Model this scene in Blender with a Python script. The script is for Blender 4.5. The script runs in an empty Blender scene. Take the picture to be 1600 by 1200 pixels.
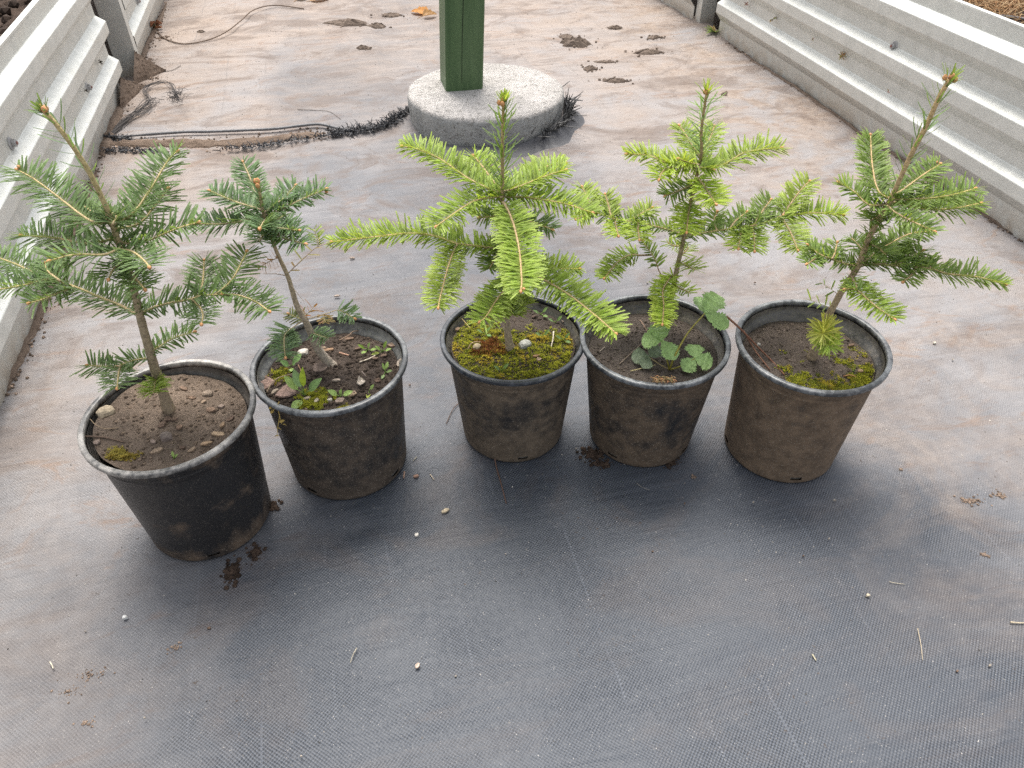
import bpy, math, random
import numpy as np
from mathutils import Vector, Matrix, noise

# ------------------------------------------------------------------ camera, sky, sun, exposure
SC = bpy.context.scene
COL = SC.collection
FPX, PITCH, CAMH = 1150.0, math.radians(41.6), 0.85
cam_d = bpy.data.cameras.new('camera'); cam = bpy.data.objects.new('camera', cam_d); COL.objects.link(cam)
cam_d.sensor_width = 36.0; cam_d.lens = FPX / 1600 * 36.0; cam_d.clip_start = 0.02; cam_d.clip_end = 500
cam.location = (0, 0, CAMH); cam.rotation_euler = (math.pi / 2 - PITCH, 0, 0)
SC.camera = cam

SUN_EL, SUN_AZ = math.radians(66), math.radians(-12)      # azimuth from +Y towards +X
world = bpy.data.worlds.new('World'); SC.world = world; world.use_nodes = True
wn = world.node_tree; wn.nodes.clear()
sky = wn.nodes.new('ShaderNodeTexSky'); sky.sky_type = 'NISHITA'; sky.sun_disc = False
sky.sun_elevation = SUN_EL; sky.sun_rotation = SUN_AZ
sky.air_density = 1.0; sky.dust_density = 4.0; sky.ozone_density = 1.0
hs = wn.nodes.new('ShaderNodeHueSaturation'); hs.inputs['Saturation'].default_value = 0.30
bg = wn.nodes.new('ShaderNodeBackground'); bg.inputs['Strength'].default_value = 0.135
wo = wn.nodes.new('ShaderNodeOutputWorld')
wn.links.new(sky.outputs[0], hs.inputs['Color']); wn.links.new(hs.outputs[0], bg.inputs['Color'])
wn.links.new(bg.outputs[0], wo.inputs['Surface'])

sd = bpy.data.lights.new('sun', 'SUN'); sun = bpy.data.objects.new('sun', sd); COL.objects.link(sun)
sd.energy = 1.5; sd.angle = math.radians(28); sd.color = (1.0, 0.95, 0.88)
sdir = Vector((math.sin(SUN_AZ) * math.cos(SUN_EL), math.cos(SUN_AZ) * math.cos(SUN_EL), math.sin(SUN_EL)))
sun.rotation_euler = (-sdir).to_track_quat('-Z', 'Y').to_euler(); sun.location = sdir * 20

SC.view_settings.view_transform = 'Standard'; SC.view_settings.look = 'None'
SC.view_settings.gamma = 1.0; SC.view_settings.use_curve_mapping = False
SC.view_settings.exposure = 1.08
SC.cycles.max_bounces = 6
SC.cycles.use_denoising = False

# ------------------------------------------------------------------ helpers
S_, C_ = math.sin(PITCH), math.cos(PITCH)
def ray(x, y):
    a = (x - 800) / FPX; b = (600 - y) / FPX
    return Vector((a, C_ + S_ * b, -S_ + C_ * b))
CAM = Vector((0, 0, CAMH))
def gz(x, y, z=0.0):
    r = ray(x, y); return CAM + r * ((z - CAMH) / r.z)
def atY(x, y, Y):
    r = ray(x, y); return CAM + r * (Y / r.y)
WD = math.radians(13.9)                    # direction of the path
WN = Vector((math.cos(WD), math.sin(WD), 0)); WW = Vector((-math.sin(WD), math.cos(WD), 0))
def nw(n, w, z=0.0): return WN * n + WW * w + Vector((0, 0, z))
def to_nw(p): return (p.dot(WN), p.dot(WW))
rnd = random.Random(7)
def nz(x, y, z=0.0): return noise.noise(Vector((x, y, z)))

def tag(o, label=None, cat=None, group=None, kind=None):
    if label: o['label'] = label
    if cat: o['category'] = cat
    if group: o['group'] = group
    if kind: o['kind'] = kind
    return o
def empty(name, loc, label, cat, group=None):
    o = bpy.data.objects.new(name, None); o.empty_display_size = 0.02; COL.objects.link(o); o.location = loc
    return tag(o, label, cat, group)

class MB:
    def __init__(s): s.v = []; s.f = []; s.c = []
    def add(s, vs, fs, col=(1, 1, 1)):
        b = len(s.v); s.v.extend(tuple(p) for p in vs)
        s.f.extend(tuple(i + b for i in f) for f in fs)
        s.c.extend([col] * len(vs)); return b
    def box(s, lo, hi, M=None, col=(1, 1, 1)):
        vs = [Vector((x, y, z)) for z in (lo[2], hi[2]) for y in (lo[1], hi[1]) for x in (lo[0], hi[0])]
        if M is not None: vs = [M @ p for p in vs]
        s.add(vs, [(0, 2, 3, 1), (4, 5, 7, 6), (0, 1, 5, 4), (2, 6, 7, 3), (0, 4, 6, 2), (1, 3, 7, 5)], col)
    def tube(s, pts, rads, seg=7, col=(1, 1, 1), cap=True, rough=0.0):
        pts = [Vector(p) for p in pts]; n = len(pts); vs = []; fs = []
        ref = None
        for i, p in enumerate(pts):
            t = (pts[min(i + 1, n - 1)] - pts[max(i - 1, 0)])
            t = t.normalized() if t.length > 1e-9 else Vector((0, 0, 1))
            if ref is None:
                ref = t.orthogonal().normalized()
            ref = (ref - t * ref.dot(t)); ref = ref.normalized() if ref.length > 1e-6 else t.orthogonal().normalized()
            b = t.cross(ref)
            for k in range(seg):
                a = 2 * math.pi * k / seg
                r = rads[i] * (1 + (rnd.random() - .5) * 2 * rough)
                vs.append(p + (ref * math.cos(a) + b * math.sin(a)) * r)
        for i in range(n - 1):
            for k in range(seg):
                k2 = (k + 1) % seg
                fs.append((i * seg + k, i * seg + k2, (i + 1) * seg + k2, (i + 1) * seg + k))
        if cap:
            fs.append(tuple(range(seg))[::-1]); fs.append(tuple((n - 1) * seg + k for k in range(seg)))
        s.add(vs, fs, col)
    def rev(s, prof, seg=64, M=None, rfun=None, close=False, col=(1, 1, 1), skip=None):
        vs = []; fs = []; n = len(prof)
        for k in range(seg):
            a = 2 * math.pi * k / seg
            for (r, z) in prof:
                rr = r * (rfun(a, z) if rfun else 1)
                vs.append(Vector((rr * math.cos(a), rr * math.sin(a), z)))
        for k in range(seg):
            k2 = (k + 1) % seg
            for i in range(n if close else n - 1):
                j = (i + 1) % n
                if skip and skip(k, i): continue
                fs.append((k * n + i, k2 * n + i, k2 * n + j, k * n + j))
        if M is not None: vs = [M @ p for p in vs]
        s.add(vs, fs, col)
    def lump(s, c, r, col=(1, 1, 1), sq=(1, 1, 1), M=None, jit=.25):
        base = OCTA
        vs = []
        for p in base:
            q = Vector((p.x * sq[0], p.y * sq[1], p.z * sq[2])) * r * (1 + (rnd.random() - .5) * 2 * jit)
            vs.append((M @ q if M is not None else q) + Vector(c))
        s.add(vs, OCTF, col)
    def build(s, name, mat, parent=None, smooth=True, rel=None, rz=None):
        me = bpy.data.meshes.new(name)
        off = Vector((0, 0, 0))
        if parent is not None:
            off = parent_world(parent)
        elif rel is not None: off = Vector(rel)
        vs = [(x - off.x, y - off.y, z - off.z) for (x, y, z) in s.v] if off.length > 0 else s.v
        me.from_pydata(vs, [], s.f); me.update()
        if smooth: me.polygons.foreach_set('use_smooth', [True] * len(me.polygons))
        at = me.color_attributes.new('col', 'FLOAT_COLOR', 'POINT')
        arr = np.ones((len(s.c), 4), dtype=np.float32); arr[:, :3] = np.array(s.c, dtype=np.float32).reshape(-1, 3)
        at.data.foreach_set('color', arr.ravel())
        me.materials.append(mat)
        o = bpy.data.objects.new(name, me); COL.objects.link(o)
        if parent is not None: o.parent = parent
        elif rel is not None: o.location = off
        if rz is not None: o.rotation_euler.z = rz
        return o
def parent_world(o):
    p = Vector(o.location)
    while o.parent: o = o.parent; p = p + Vector(o.location)
    return p
# small rounded rock-like base (icosahedron)
_t = (1 + 5 ** .5) / 2
OCTA = [Vector(p).normalized() for p in [(-1, _t, 0), (1, _t, 0), (-1, -_t, 0), (1, -_t, 0), (0, -1, _t), (0, 1, _t), (0, -1, -_t), (0, 1, -_t), (_t, 0, -1), (_t, 0, 1), (-_t, 0, -1), (-_t, 0, 1)]]
OCTF = [(0, 11, 5), (0, 5, 1), (0, 1, 7), (0, 7, 10), (0, 10, 11), (1, 5, 9), (5, 11, 4), (11, 10, 2), (10, 7, 6), (7, 1, 8), (3, 9, 4), (3, 4, 2), (3, 2, 6), (3, 6, 8), (3, 8, 9), (4, 9, 5), (2, 4, 11), (6, 2, 10), (8, 6, 7), (9, 8, 1)]

def spline(pts, per=6):
    P = [Vector(p) for p in pts]
    if len(P) < 2: return P
    P = [P[0] * 2 - P[1]] + P + [P[-1] * 2 - P[-2]]
    out = []
    for i in range(1, len(P) - 2):
        a, b, c, d = P[i - 1], P[i], P[i + 1], P[i + 2]
        for k in range(per):
            t = k / per
            out.append(.5 * ((2 * b) + (c - a) * t + (2 * a - 5 * b + 4 * c - d) * t * t + (3 * b - a - 3 * c + d) * t ** 3))
    out.append(P[-2].copy()); return out

# ------------------------------------------------------------------ materials
class G:
    def __init__(s, name):
        s.m = bpy.data.materials.new(name); s.m.use_nodes = True; s.nt = s.m.node_tree; s.nt.nodes.clear()
        s.out = s.nt.nodes.new('ShaderNodeOutputMaterial')
    def set(s, sock, v):
        if hasattr(v, 'is_output'): s.nt.links.new(v, sock)
        elif hasattr(v, 'outputs'): s.nt.links.new(v.outputs[0], sock)
        else:
            if sock.type == 'RGBA' and len(v) == 3: v = (*v, 1)
            sock.default_value = v
    def n(s, t, ins=None, **props):
        nd = s.nt.nodes.new(t)
        for k, v in props.items(): setattr(nd, k, v)
        for k, v in (ins or {}).items(): s.set(nd.inputs[k], v)
        return nd
    def math(s, op, a, b=0.0, c=None, clamp=False):
        nd = s.n('ShaderNodeMath', operation=op, use_clamp=clamp); s.set(nd.inputs[0], a); s.set(nd.inputs[1], b)
        if c is not None: s.set(nd.inputs[2], c)
        return nd.outputs[0]
    def noise(s, vec, scale, detail=4, rough=.55, dist=0.0):
        return s.n('ShaderNodeTexNoise', {'Vector': vec, 'Scale': scale, 'Detail': detail, 'Roughness': rough, 'Distortion': dist}).outputs['Fac']
    def ramp(s, f, a, b, lo=0.0, hi=1.0):
        return s.n('ShaderNodeMapRange', {'Value': f, 'From Min': a, 'From Max': b, 'To Min': lo, 'To Max': hi}, clamp=True).outputs[0]
    def mix(s, f, a, b, bt='MIX'):
        nd = s.n('ShaderNodeMix', data_type='RGBA', blend_type=bt)
        s.set(nd.inputs[0], f); s.set(nd.inputs[6], a); s.set(nd.inputs[7], b); return nd.outputs[2]
    def mapv(s, vec, scale=(1, 1, 1), rot=(0, 0, 0)):
        return s.n('ShaderNodeMapping', {'Vector': vec, 'Scale': scale, 'Rotation': rot}).outputs[0]
    def bump(s, h, strength, dist, normal=None):
        nd = s.n('ShaderNodeBump', {'Height': h, 'Strength': strength, 'Distance': dist})
        if normal is not None: s.set(nd.inputs['Normal'], normal)
        return nd.outputs[0]
    def bsdf(s, col, rough=.6, spec=.5, metal=0.0, normal=None, **extra):
        b = s.n('ShaderNodeBsdfPrincipled', {'Base Color': col, 'Roughness': rough, 'Specular IOR Level': spec, 'Metallic': metal})
        if normal is not None: s.set(b.inputs['Normal'], normal)
        for k, v in extra.items(): s.set(b.inputs[k.replace('_', ' ')], v)
        return b
    def done(s, sh): s.nt.links.new(sh.outputs[0] if hasattr(sh, 'outputs') else sh, s.out.inputs['Surface']); return s.m
    def obj(s): return s.n('ShaderNodeTexCoord').outputs['Object']
    def pos(s): return s.n('ShaderNodeNewGeometry').outputs['Position']
    def col(s): return s.n('ShaderNodeVertexColor', layer_name='col').outputs[0]

def m_needle():
    g = G('needle'); c = g.col(); p = g.pos()
    v = g.ramp(g.noise(p, 160, 2), .3, .7, .8, 1.2)
    cc = g.mix(1.0, c, g.n('ShaderNodeCombineColor', {0: v, 1: v, 2: v}), 'MULTIPLY')
    b = g.bsdf(cc, .48, .3)
    t = g.n('ShaderNodeBsdfTranslucent', {'Color': g.mix(1.0, cc, (1.3, 1.2, .5), 'MULTIPLY')})
    mx = g.n('ShaderNodeMixShader', {0: .40, 1: b, 2: t}); return g.done(mx)
def m_leaf():
    g = G('weed_leaf'); c = g.col(); p = g.pos()
    v = g.ramp(g.noise(p, 220, 3), .3, .7, .8, 1.2)
    cc = g.mix(1.0, c, g.n('ShaderNodeCombineColor', {0: v, 1: v, 2: v}), 'MULTIPLY')
    b = g.bsdf(cc, .5, .4, normal=g.bump(g.noise(p, 500, 2), .3, .001))
    t = g.n('ShaderNodeBsdfTranslucent', {'Color': cc}); mx = g.n('ShaderNodeMixShader', {0: .3, 1: b, 2: t}); return g.done(mx)
def m_bark():
    g = G('bark'); c = g.col(); p = g.pos()
    v = g.ramp(g.noise(p, 300, 4), .3, .7, .65, 1.35)
    cc = g.mix(1.0, c, g.n('ShaderNodeCombineColor', {0: v, 1: v, 2: v}), 'MULTIPLY')
    return g.done(g.bsdf(cc, .75, .3, normal=g.bump(g.noise(p, 420, 3), .6, .002)))
def m_vcol(name, rough=.8, spec=.3, ns=300, amp=.35, bump=.4, bd=.001):
    g = G(name); c = g.col(); p = g.pos()
    v = g.ramp(g.noise(p, ns, 4), .3, .7, 1 - amp, 1 + amp)
    cc = g.mix(1.0, c, g.n('ShaderNodeCombineColor', {0: v, 1: v, 2: v}), 'MULTIPLY')
    return g.done(g.bsdf(cc, rough, spec, normal=g.bump(g.noise(p, ns * 1.5, 3), bump, bd)))
def m_pot(name, dirt, seed, dust_shade=(.115, .085, .062)):
    g = G(name); p = g.mapv(g.obj(), (1, 1, 1)); p2 = g.n('ShaderNodeVectorMath', operation='ADD'); g.set(p2.inputs[0], p); g.set(p2.inputs[1], (seed * 3.1, seed * 1.7, 0)); q = p2.outputs[0]
    n1 = g.noise(q, 14, 6, .62, .4); n2 = g.noise(q, 60, 5, .6)
    z = g.n('ShaderNodeSeparateXYZ', {0: g.obj()}).outputs[2]
    edge = g.math('ADD', g.ramp(z, .0, .05, .28, 0), g.ramp(z, .13, .19, 0, .10))
    m = g.math('ADD', g.math('ADD', g.math('MULTIPLY', n1, .75), g.math('MULTIPLY', n2, .3)), edge)
    runs = g.math('MULTIPLY', g.math('SUBTRACT', g.noise(g.mapv(q, (30, 30, 3)), 1.0, 4, .6), .5), .30); m = g.math('ADD', m, runs)
    mask = g.ramp(m, .52 - dirt, .74 - dirt, .08, .95)
    streak = g.ramp(g.noise(g.mapv(q, (40, 40, 5)), 1.0, 3), .55, .7, 0, .35)
    cb = g.mix(streak, (.014, .016, .019), (.045, .042, .04))
    cd = g.mix(g.ramp(n2, .35, .65), tuple(x * .55 for x in dust_shade), dust_shade)
    c = g.mix(mask, cb, cd)
    gr = g.noise(q, 620, 1); spk = g.ramp(gr, .63, .70, 0, .65)
    c = g.mix(g.math('MULTIPLY', spk, g.ramp(mask, 0, .6, .25, 1)), c, (.36, .31, .25))
    rough = g.ramp(mask, 0, 1, .36, .9)
    nm = g.bump(g.noise(q, 700, 3), .5, .0012, g.bump(n2, .35, .003))
    return g.done(g.bsdf(c, rough, .45, normal=nm))
def m_rim(name, wear, tint, seed):
    g = G(name); p2 = g.n('ShaderNodeVectorMath', operation='ADD'); g.set(p2.inputs[0], g.obj()); g.set(p2.inputs[1], (seed * 2.3, seed, 0)); q = p2.outputs[0]
    n1 = g.noise(q, 22, 5, .6, .3); n2 = g.noise(q, 130, 4, .6)
    m = g.ramp(g.math('ADD', g.math('MULTIPLY', n1, .6), g.math('MULTIPLY', n2, .45)), .62 - wear, .8 - wear * .6, .12, 1)
    c = g.mix(m, (.018, .020, .023), tint)
    c = g.mix(g.ramp(n2, .62, .72, 0, .5), c, (.16, .125, .095))
    sc = g.ramp(g.noise(g.mapv(q, (60, 60, 600)), 1.0, 3), .62, .7, 0, .35)
    c = g.mix(sc, c, (.26, .26, .26))
    return g.done(g.bsdf(c, g.ramp(n2, .3, .7, .27, .5), .6, normal=g.bump(n2, .15, .001)))
def m_soil(name, c1, c2, sand=.3):
    g = G(name); p = g.pos(); vc = g.col()
    n1 = g.noise(p, 30, 5, .65); n2 = g.noise(p, 420, 4, .7)
    c = g.mix(g.ramp(n1, .35, .65), c1, c2)
    v = g.ramp(n2, .25, .75, .55, 1.5)
    c = g.mix(1.0, c, g.n('ShaderNodeCombineColor', {0: v, 1: v, 2: v}), 'MULTIPLY')
    gr = g.ramp(g.noise(p, 1300, 1), .68, .74, 0, sand)
    c = g.mix(gr, c, (.40, .32, .24)); c = g.mix(1.0, c, vc, 'MULTIPLY')
    return g.done(g.bsdf(c, .92, .2, normal=g.bump(n2, .9, .003)))
def m_fabric():
    g = G('woven_ground_fabric'); o = g.obj(); sx = g.n('ShaderNodeSeparateXYZ', {0: o}); n_, w_ = sx.outputs[0], sx.outputs[1]
    # tapes of the plain weave, slightly wavy
    wob = g.noise(o, 14, 2); k = math.pi / .0024
    un = g.math('ADD', n_, g.math('MULTIPLY', wob, .005)); uw = g.math('ADD', w_, g.math('MULTIPLY', wob, .006))
    weave = g.math('MULTIPLY', g.math('SINE', g.math('MULTIPLY', un, k)), g.math('SINE', g.math('MULTIPLY', uw, k)))
    near = g.ramp(w_, .9, 2.1, 1, .1)
    var = g.ramp(g.noise(o, 6, 4), .35, .62, .35, 1.0)
    wv = g.math('MULTIPLY', g.math('MULTIPLY', g.math('MULTIPLY', weave, near), var), g.ramp(g.noise(o, 120, 2), .3, .7, .7, 1.2))
    # dust: patchy, thicker up the path; shade by the camera and lit sides painted in
    big = g.noise(o, 2.3, 4, .5, .5); mid = g.noise(o, 7.5, 5, .6, .9)
    streak = g.noise(g.mapv(o, (2.2, 15, 1)), 2.2, 5, .62, .9)
    fine = g.noise(o, 38, 5, .65)
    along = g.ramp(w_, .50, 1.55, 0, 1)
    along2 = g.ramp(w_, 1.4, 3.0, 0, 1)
    side = g.math('ADD', g.ramp(n_, -.55, -.10, .56, 0), g.ramp(n_, .42, .95, 0, .40))  # paler edges: dusty patches with warm side light painted in
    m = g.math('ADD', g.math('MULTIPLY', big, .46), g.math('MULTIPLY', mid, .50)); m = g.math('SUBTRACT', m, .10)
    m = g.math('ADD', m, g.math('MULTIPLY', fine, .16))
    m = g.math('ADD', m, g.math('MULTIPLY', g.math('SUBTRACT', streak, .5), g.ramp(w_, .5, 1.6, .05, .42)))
    m = g.math('ADD', g.math('ADD', m, g.math('MULTIPLY', along, .28)), g.math('ADD', side, g.math('ADD', g.math('MULTIPLY', along2, .12), g.ramp(w_, .25, .95, -.19, 0))))  # last ramp darkens the front, painting the shade by the camera
    dust_shade = g.ramp(m, .44, 1.00, .02, 1)
    dust_shade = g.math('ADD', dust_shade, g.math('MULTIPLY', wv, .09), clamp=True)
    warm = g.ramp(g.math('ADD', g.math('MULTIPLY', g.noise(o, 3.1, 4, .6, .4), .7), g.math('MULTIPLY', g.ramp(w_, .8, 3.0), .3)), .42, .75)
    cd = g.mix(warm, (.265, .255, .255), (.335, .275, .232))
    tan = g.ramp(g.noise(g.mapv(o, (1.6, 3.4, 1)), 4.3, 6, .72, .9), .55, .66, 0, .65)
    cd = g.mix(tan, cd, (.25, .165, .115))
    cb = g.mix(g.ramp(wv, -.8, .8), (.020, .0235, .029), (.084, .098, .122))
    # lighter marker threads woven in every few centimetres
    ph = g.math('FRACT', g.math('DIVIDE', g.math('SUBTRACT', un, .145), .0835))
    line = g.math('MULTIPLY', g.math('LESS_THAN', ph, .03), g.math('GREATER_THAN', g.math('SINE', g.math('MULTIPLY', uw, k)), .1))
    cb = g.mix(g.math('MULTIPLY', line, g.ramp(g.noise(o, 6, 2), .50, .62, 0, .45)), cb, (.16, .175, .205))
    seamd = g.math('MULTIPLY', g.math('LESS_THAN', g.math('FRACT', g.math('DIVIDE', g.math('SUBTRACT', un, .06), .125)), .04), g.math('MULTIPLY', g.ramp(w_, 1.6, 2.2, 0, 1), g.ramp(g.noise(o, 5, 3), .42, .6, 0, .45)))
    c = g.mix(dust_shade, cb, cd)
    c = g.mix(seamd, c, (.20, .185, .175))
    # broad brown soil films: by the left wall round the torn seam, along the right wall and up the far end
    bn = g.noise(g.mapv(o, (1.5, 2.2, 1)), 3.0, 6, .68, 1.0)
    z1 = g.math('MULTIPLY', g.ramp(n_, -.6, .1, 1, 0), g.math('MULTIPLY', g.ramp(w_, 1.5, 2.0), g.ramp(w_, 2.3, 3.2, 1, .5)))
    z2 = g.math('MULTIPLY', g.ramp(n_, .75, 1.2), g.ramp(w_, 1.0, 1.6))
    z3 = g.math('MULTIPLY', g.ramp(w_, 2.3, 3.2), .55)
    z4 = g.math('MULTIPLY', g.math('ADD', g.ramp(n_, -.60, -.25, .55, 0), g.ramp(n_, .5, .8, 0, .5)), g.ramp(w_, .2, .5, .4, 1))
    film = g.math('MULTIPLY', g.math('MAXIMUM', g.math('MAXIMUM', z1, z2), g.math('MAXIMUM', z3, z4)), g.ramp(bn, .42, .62, 0, .8))
    c = g.mix(film, c, g.mix(g.ramp(fine, .35, .65), (.205, .145, .105), (.33, .26, .205)))
    # darker stains, scattered pale grit and dark crumbs
    stain = g.ramp(g.noise(g.mapv(o, (1.2, 2.0, 1)), 3.3, 6, .7, 1.2), .50, .62, 0, .60); c = g.mix(g.math('MULTIPLY', stain, g.ramp(w_, .5, 1.5, .25, 1)), c, (.135, .10, .08))
    grit = g.ramp(g.noise(o, 560, 1), .73, .75, 0, .8); c = g.mix(g.math('MULTIPLY', grit, g.ramp(fine, .38, .6, .2, 1)), c, (.58, .54, .49))
    crumbs = g.math('MULTIPLY', g.ramp(g.noise(o, 170, 3), .66, .70, 0, .85), g.ramp(g.noise(o, 5, 3), .5, .62)); c = g.mix(crumbs, c, (.06, .04, .028))
    rp = g.noise(g.mapv(o, (2.6, 20, 1)), 2.0, 4, .55, 1.0)
    tape = g.ramp(g.noise(o, 150, 2), .3, .7, .7, 1.2)
    nm = g.bump(g.math('MULTIPLY', wv, tape), .45, .0008, g.bump(rp, g.ramp(w_, .5, 1.6, .26, .45), .010, g.bump(fine, .22, .004)))
    rough = g.ramp(dust_shade, 0, .8, .52, .88)
    return g.done(g.bsdf(c, rough, .5, normal=nm))
def m_steel(name, warm):
    g = G(name); o = g.obj()
    n1 = g.noise(g.mapv(o, (3, 3, 14)), 2.0, 5, .6); n2 = g.noise(o, 150, 4, .65); n3 = g.noise(o, 26, 4, .6)
    c = g.mix(g.ramp(n3, .3, .7), (.57, .575, .535), (.68, .68, .635))
    c = g.mix(g.ramp(n1, .5, .75, 0, .35), c, warm)
    spk = g.ramp(g.noise(o, 260, 2), .62, .68, 0, .45); c = g.mix(spk, c, (.36, .34, .31))
    z = g.n('ShaderNodeSeparateXYZ', {0: o}).outputs[2]
    low = g.math('MULTIPLY', g.ramp(z, .0, .06, 1, 0), g.ramp(n3, .30, .58)); c = g.mix(g.math('MULTIPLY', low, .7), c, (.34, .27, .19))
    scr = g.ramp(g.noise(g.mapv(o, (9, 60, 220), (.5, .2, .1)), 1.0, 2), .70, .73, 0, .5); c = g.mix(scr, c, (.82, .82, .80))
    return g.done(g.bsdf(c, g.ramp(n2, .3, .7, .44, .60), .5, .45, normal=g.bump(n2, .3, .0008)))
def m_concrete():
    g = G('concrete'); p = g.pos(); n1 = g.noise(p, 11, 6, .7); n2 = g.noise(p, 62, 5, .75); n3 = g.noise(p, 150, 3, .7)
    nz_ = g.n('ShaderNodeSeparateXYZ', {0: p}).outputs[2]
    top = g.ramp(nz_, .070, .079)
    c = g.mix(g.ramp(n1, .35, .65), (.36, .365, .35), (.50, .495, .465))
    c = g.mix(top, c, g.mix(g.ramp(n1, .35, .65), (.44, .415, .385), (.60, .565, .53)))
    c = g.mix(g.ramp(n2, .54, .62, 0, .75), c, (.25, .235, .21))
    c = g.mix(g.ramp(n3, .62, .68, 0, .8), c, (.10, .09, .08))
    return g.done(g.bsdf(c, .9, .3, normal=g.bump(n2, 1.0, .010, g.bump(n3, .8, .005))))
def m_greenpost():
    g = G('green_stained_wood'); o = g.obj(); gr = g.noise(g.mapv(o, (60, 60, 2.2)), 1.0, 5, .6, .3); n1 = g.noise(g.mapv(o, (14, 14, 3)), 1.0, 4)
    c = g.mix(g.ramp(gr, .3, .7), (.042, .088, .030), (.080, .140, .054)); c = g.mix(g.ramp(n1, .45, .7, 0, .4), c, (.115, .17, .08))
    c = g.mix(g.ramp(g.noise(o, 260, 2), .70, .75, 0, .3), c, (.3, .3, .22))
    return g.done(g.bsdf(c, .48, .45, normal=g.bump(gr, .4, .002)))

M = {}
M['needle'] = m_needle(); M['leaf'] = m_leaf(); M['bark'] = m_bark()
M['bud'] = m_vcol('bud_scale', .55, .4, 500, .3, .4, .001)
M['stone'] = m_vcol('stone', .85, .3, 160, .3, .6, .002)
M['chip'] = m_vcol('bark_chip', .85, .25, 260, .4, .7, .002)
M['fibre'] = m_vcol('dry_fibre', .8, .25, 200, .25, .2, .001)
M['black_fibre'] = m_vcol('black_plastic_thread', .5, .45, 200, .3, .2, .001)
M['moss'] = m_vcol('moss', .85, .2, 250, .35, .3, .001)
M['clod'] = m_soil('bed_soil', (.050, .034, .025), (.085, .058, .043), .15)
M['dirt'] = m_soil('loose_dirt', (.145, .105, .078), (.225, .168, .128), .25)
M['dark_dirt'] = m_soil('dark_crumbled_dirt', (.050, .034, .025), (.09, .06, .043), .2)
M['mud'] = m_soil('dried_mud', (.135, .103, .080), (.22, .172, .138), .2)
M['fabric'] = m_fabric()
M['steelL'] = m_steel('galvanised_steel_warm', (.62, .58, .48)); M['steelR'] = m_steel('galvanised_steel', (.60, .60, .56))
M['post_steel'] = m_steel('galvanised_post_steel', (.5, .5, .5))
M['bolt'] = m_vcol('zinc_bolt', .45, .5, 300, .25, .3, .0005)
M['concrete'] = m_concrete(); M['green'] = m_greenpost()

# ------------------------------------------------------------------ layout numbers
POTS = [  # x, y, height, rim radius, base radius, soil depth below the rim
    (-.4349, .6731, .2054, .106, .083, .017), (-.2523, .784, .1985, .1075, .087, .026), (.0015, .8518, .1900, .1065, .080, .020),
    (.2064, .8418, .1945, .1085, .0805, .027), (.4237, .8141, .2053, .1064, .0842, .029)]
DISC = (-.075, 2.139, .083, .225)

# ------------------------------------------------------------------ setting: ground, fabric, beds
gm = MB()
for (lo, hi) in (((-60, -60), (60, 60)),):
    gm.add([(lo[0], lo[1], -.06), (hi[0], lo[1], -.06), (hi[0], hi[1], -.06), (lo[0], hi[1], -.06)], [(0, 1, 2, 3)], (.9, .9, .9))
tag(gm.build('ground', M['dirt'], smooth=False), 'bare brown earth under and beyond the path', kind='structure')

def fabric_h(n, w):
    p = nw(n, w)
    flat = 1.0
    for (x, y, h, rt, rb, sd_) in POTS:
        d = math.hypot(p.x - x, p.y - y); flat = min(flat, max(0, min(1, (d - rb - .01) / .05)))
    d = math.hypot(p.x - DISC[0], p.y - DISC[1]); 
    lift = max(0, 1 - max(0, d - .225) / .10) * .012 if d > .2 else 0
    z = -.005 + .007 * nz(n * 2.3, w * 2.9, 3.1) + .0048 * nz(n * 3.5, w * 15, 7.7) + .0018 * nz(n * 7, w * 45, 1.3)
    z = min(z, .004)
    # a step where the far sheet overlaps the torn edge
    if n < .2: z += .006 * max(0, min(1, (w - 2.10) / .04)) 
    return (z * flat if w < 1.6 else z) + lift * max(0, nz(n * 6, w * 6, 2) + .4) - (.001 if flat < 1 else 0)
def grid(n0, n1, w0, w1, dn, dw, hf):
    nn = int(round((n1 - n0) / dn)); nw_ = int(round((w1 - w0) / dw)); vs = []; fs = []
    for j in range(nw_ + 1):
        for i in range(nn + 1):
            n = n0 + (n1 - n0) * i / nn; w = w0 + (w1 - w0) * j / nw_; vs.append((n, w, hf(n, w)))
    for j in range(nw_):
        for i in range(nn):
            a = j * (nn + 1) + i; fs.append((a, a + 1, a + nn + 2, a + nn + 1))
    return vs, fs
fb = MB(); fb.add(*grid(-.645, 1.475, -1.2, 4.6, .0132, .0132, fabric_h))
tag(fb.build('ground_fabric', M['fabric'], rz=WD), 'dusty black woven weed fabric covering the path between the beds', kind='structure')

def bed(name, n0, n1, label, zc):
    b = MB()
    def hf(n, w):
        t = nz(n * 7, w * 7, 1) * .020 + nz(n * 19, w * 19, 5) * .018 + abs(nz(n * 45, w * 45, 9)) * .014
        return zc + t
    b.add(*grid(n0, n1, .2, 4.6, .014, .014, hf))
    return tag(b.build(name, M['clod'], rz=WD, smooth=False), label, kind='structure')
bed('soil_bed_left', -1.5, -.64, 'dark brown lumpy soil of the left raised bed', .325)
bed('soil_bed_right', 1.475, 2.5, 'dark brown soil of the right raised bed with dry roots', .325)

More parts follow.
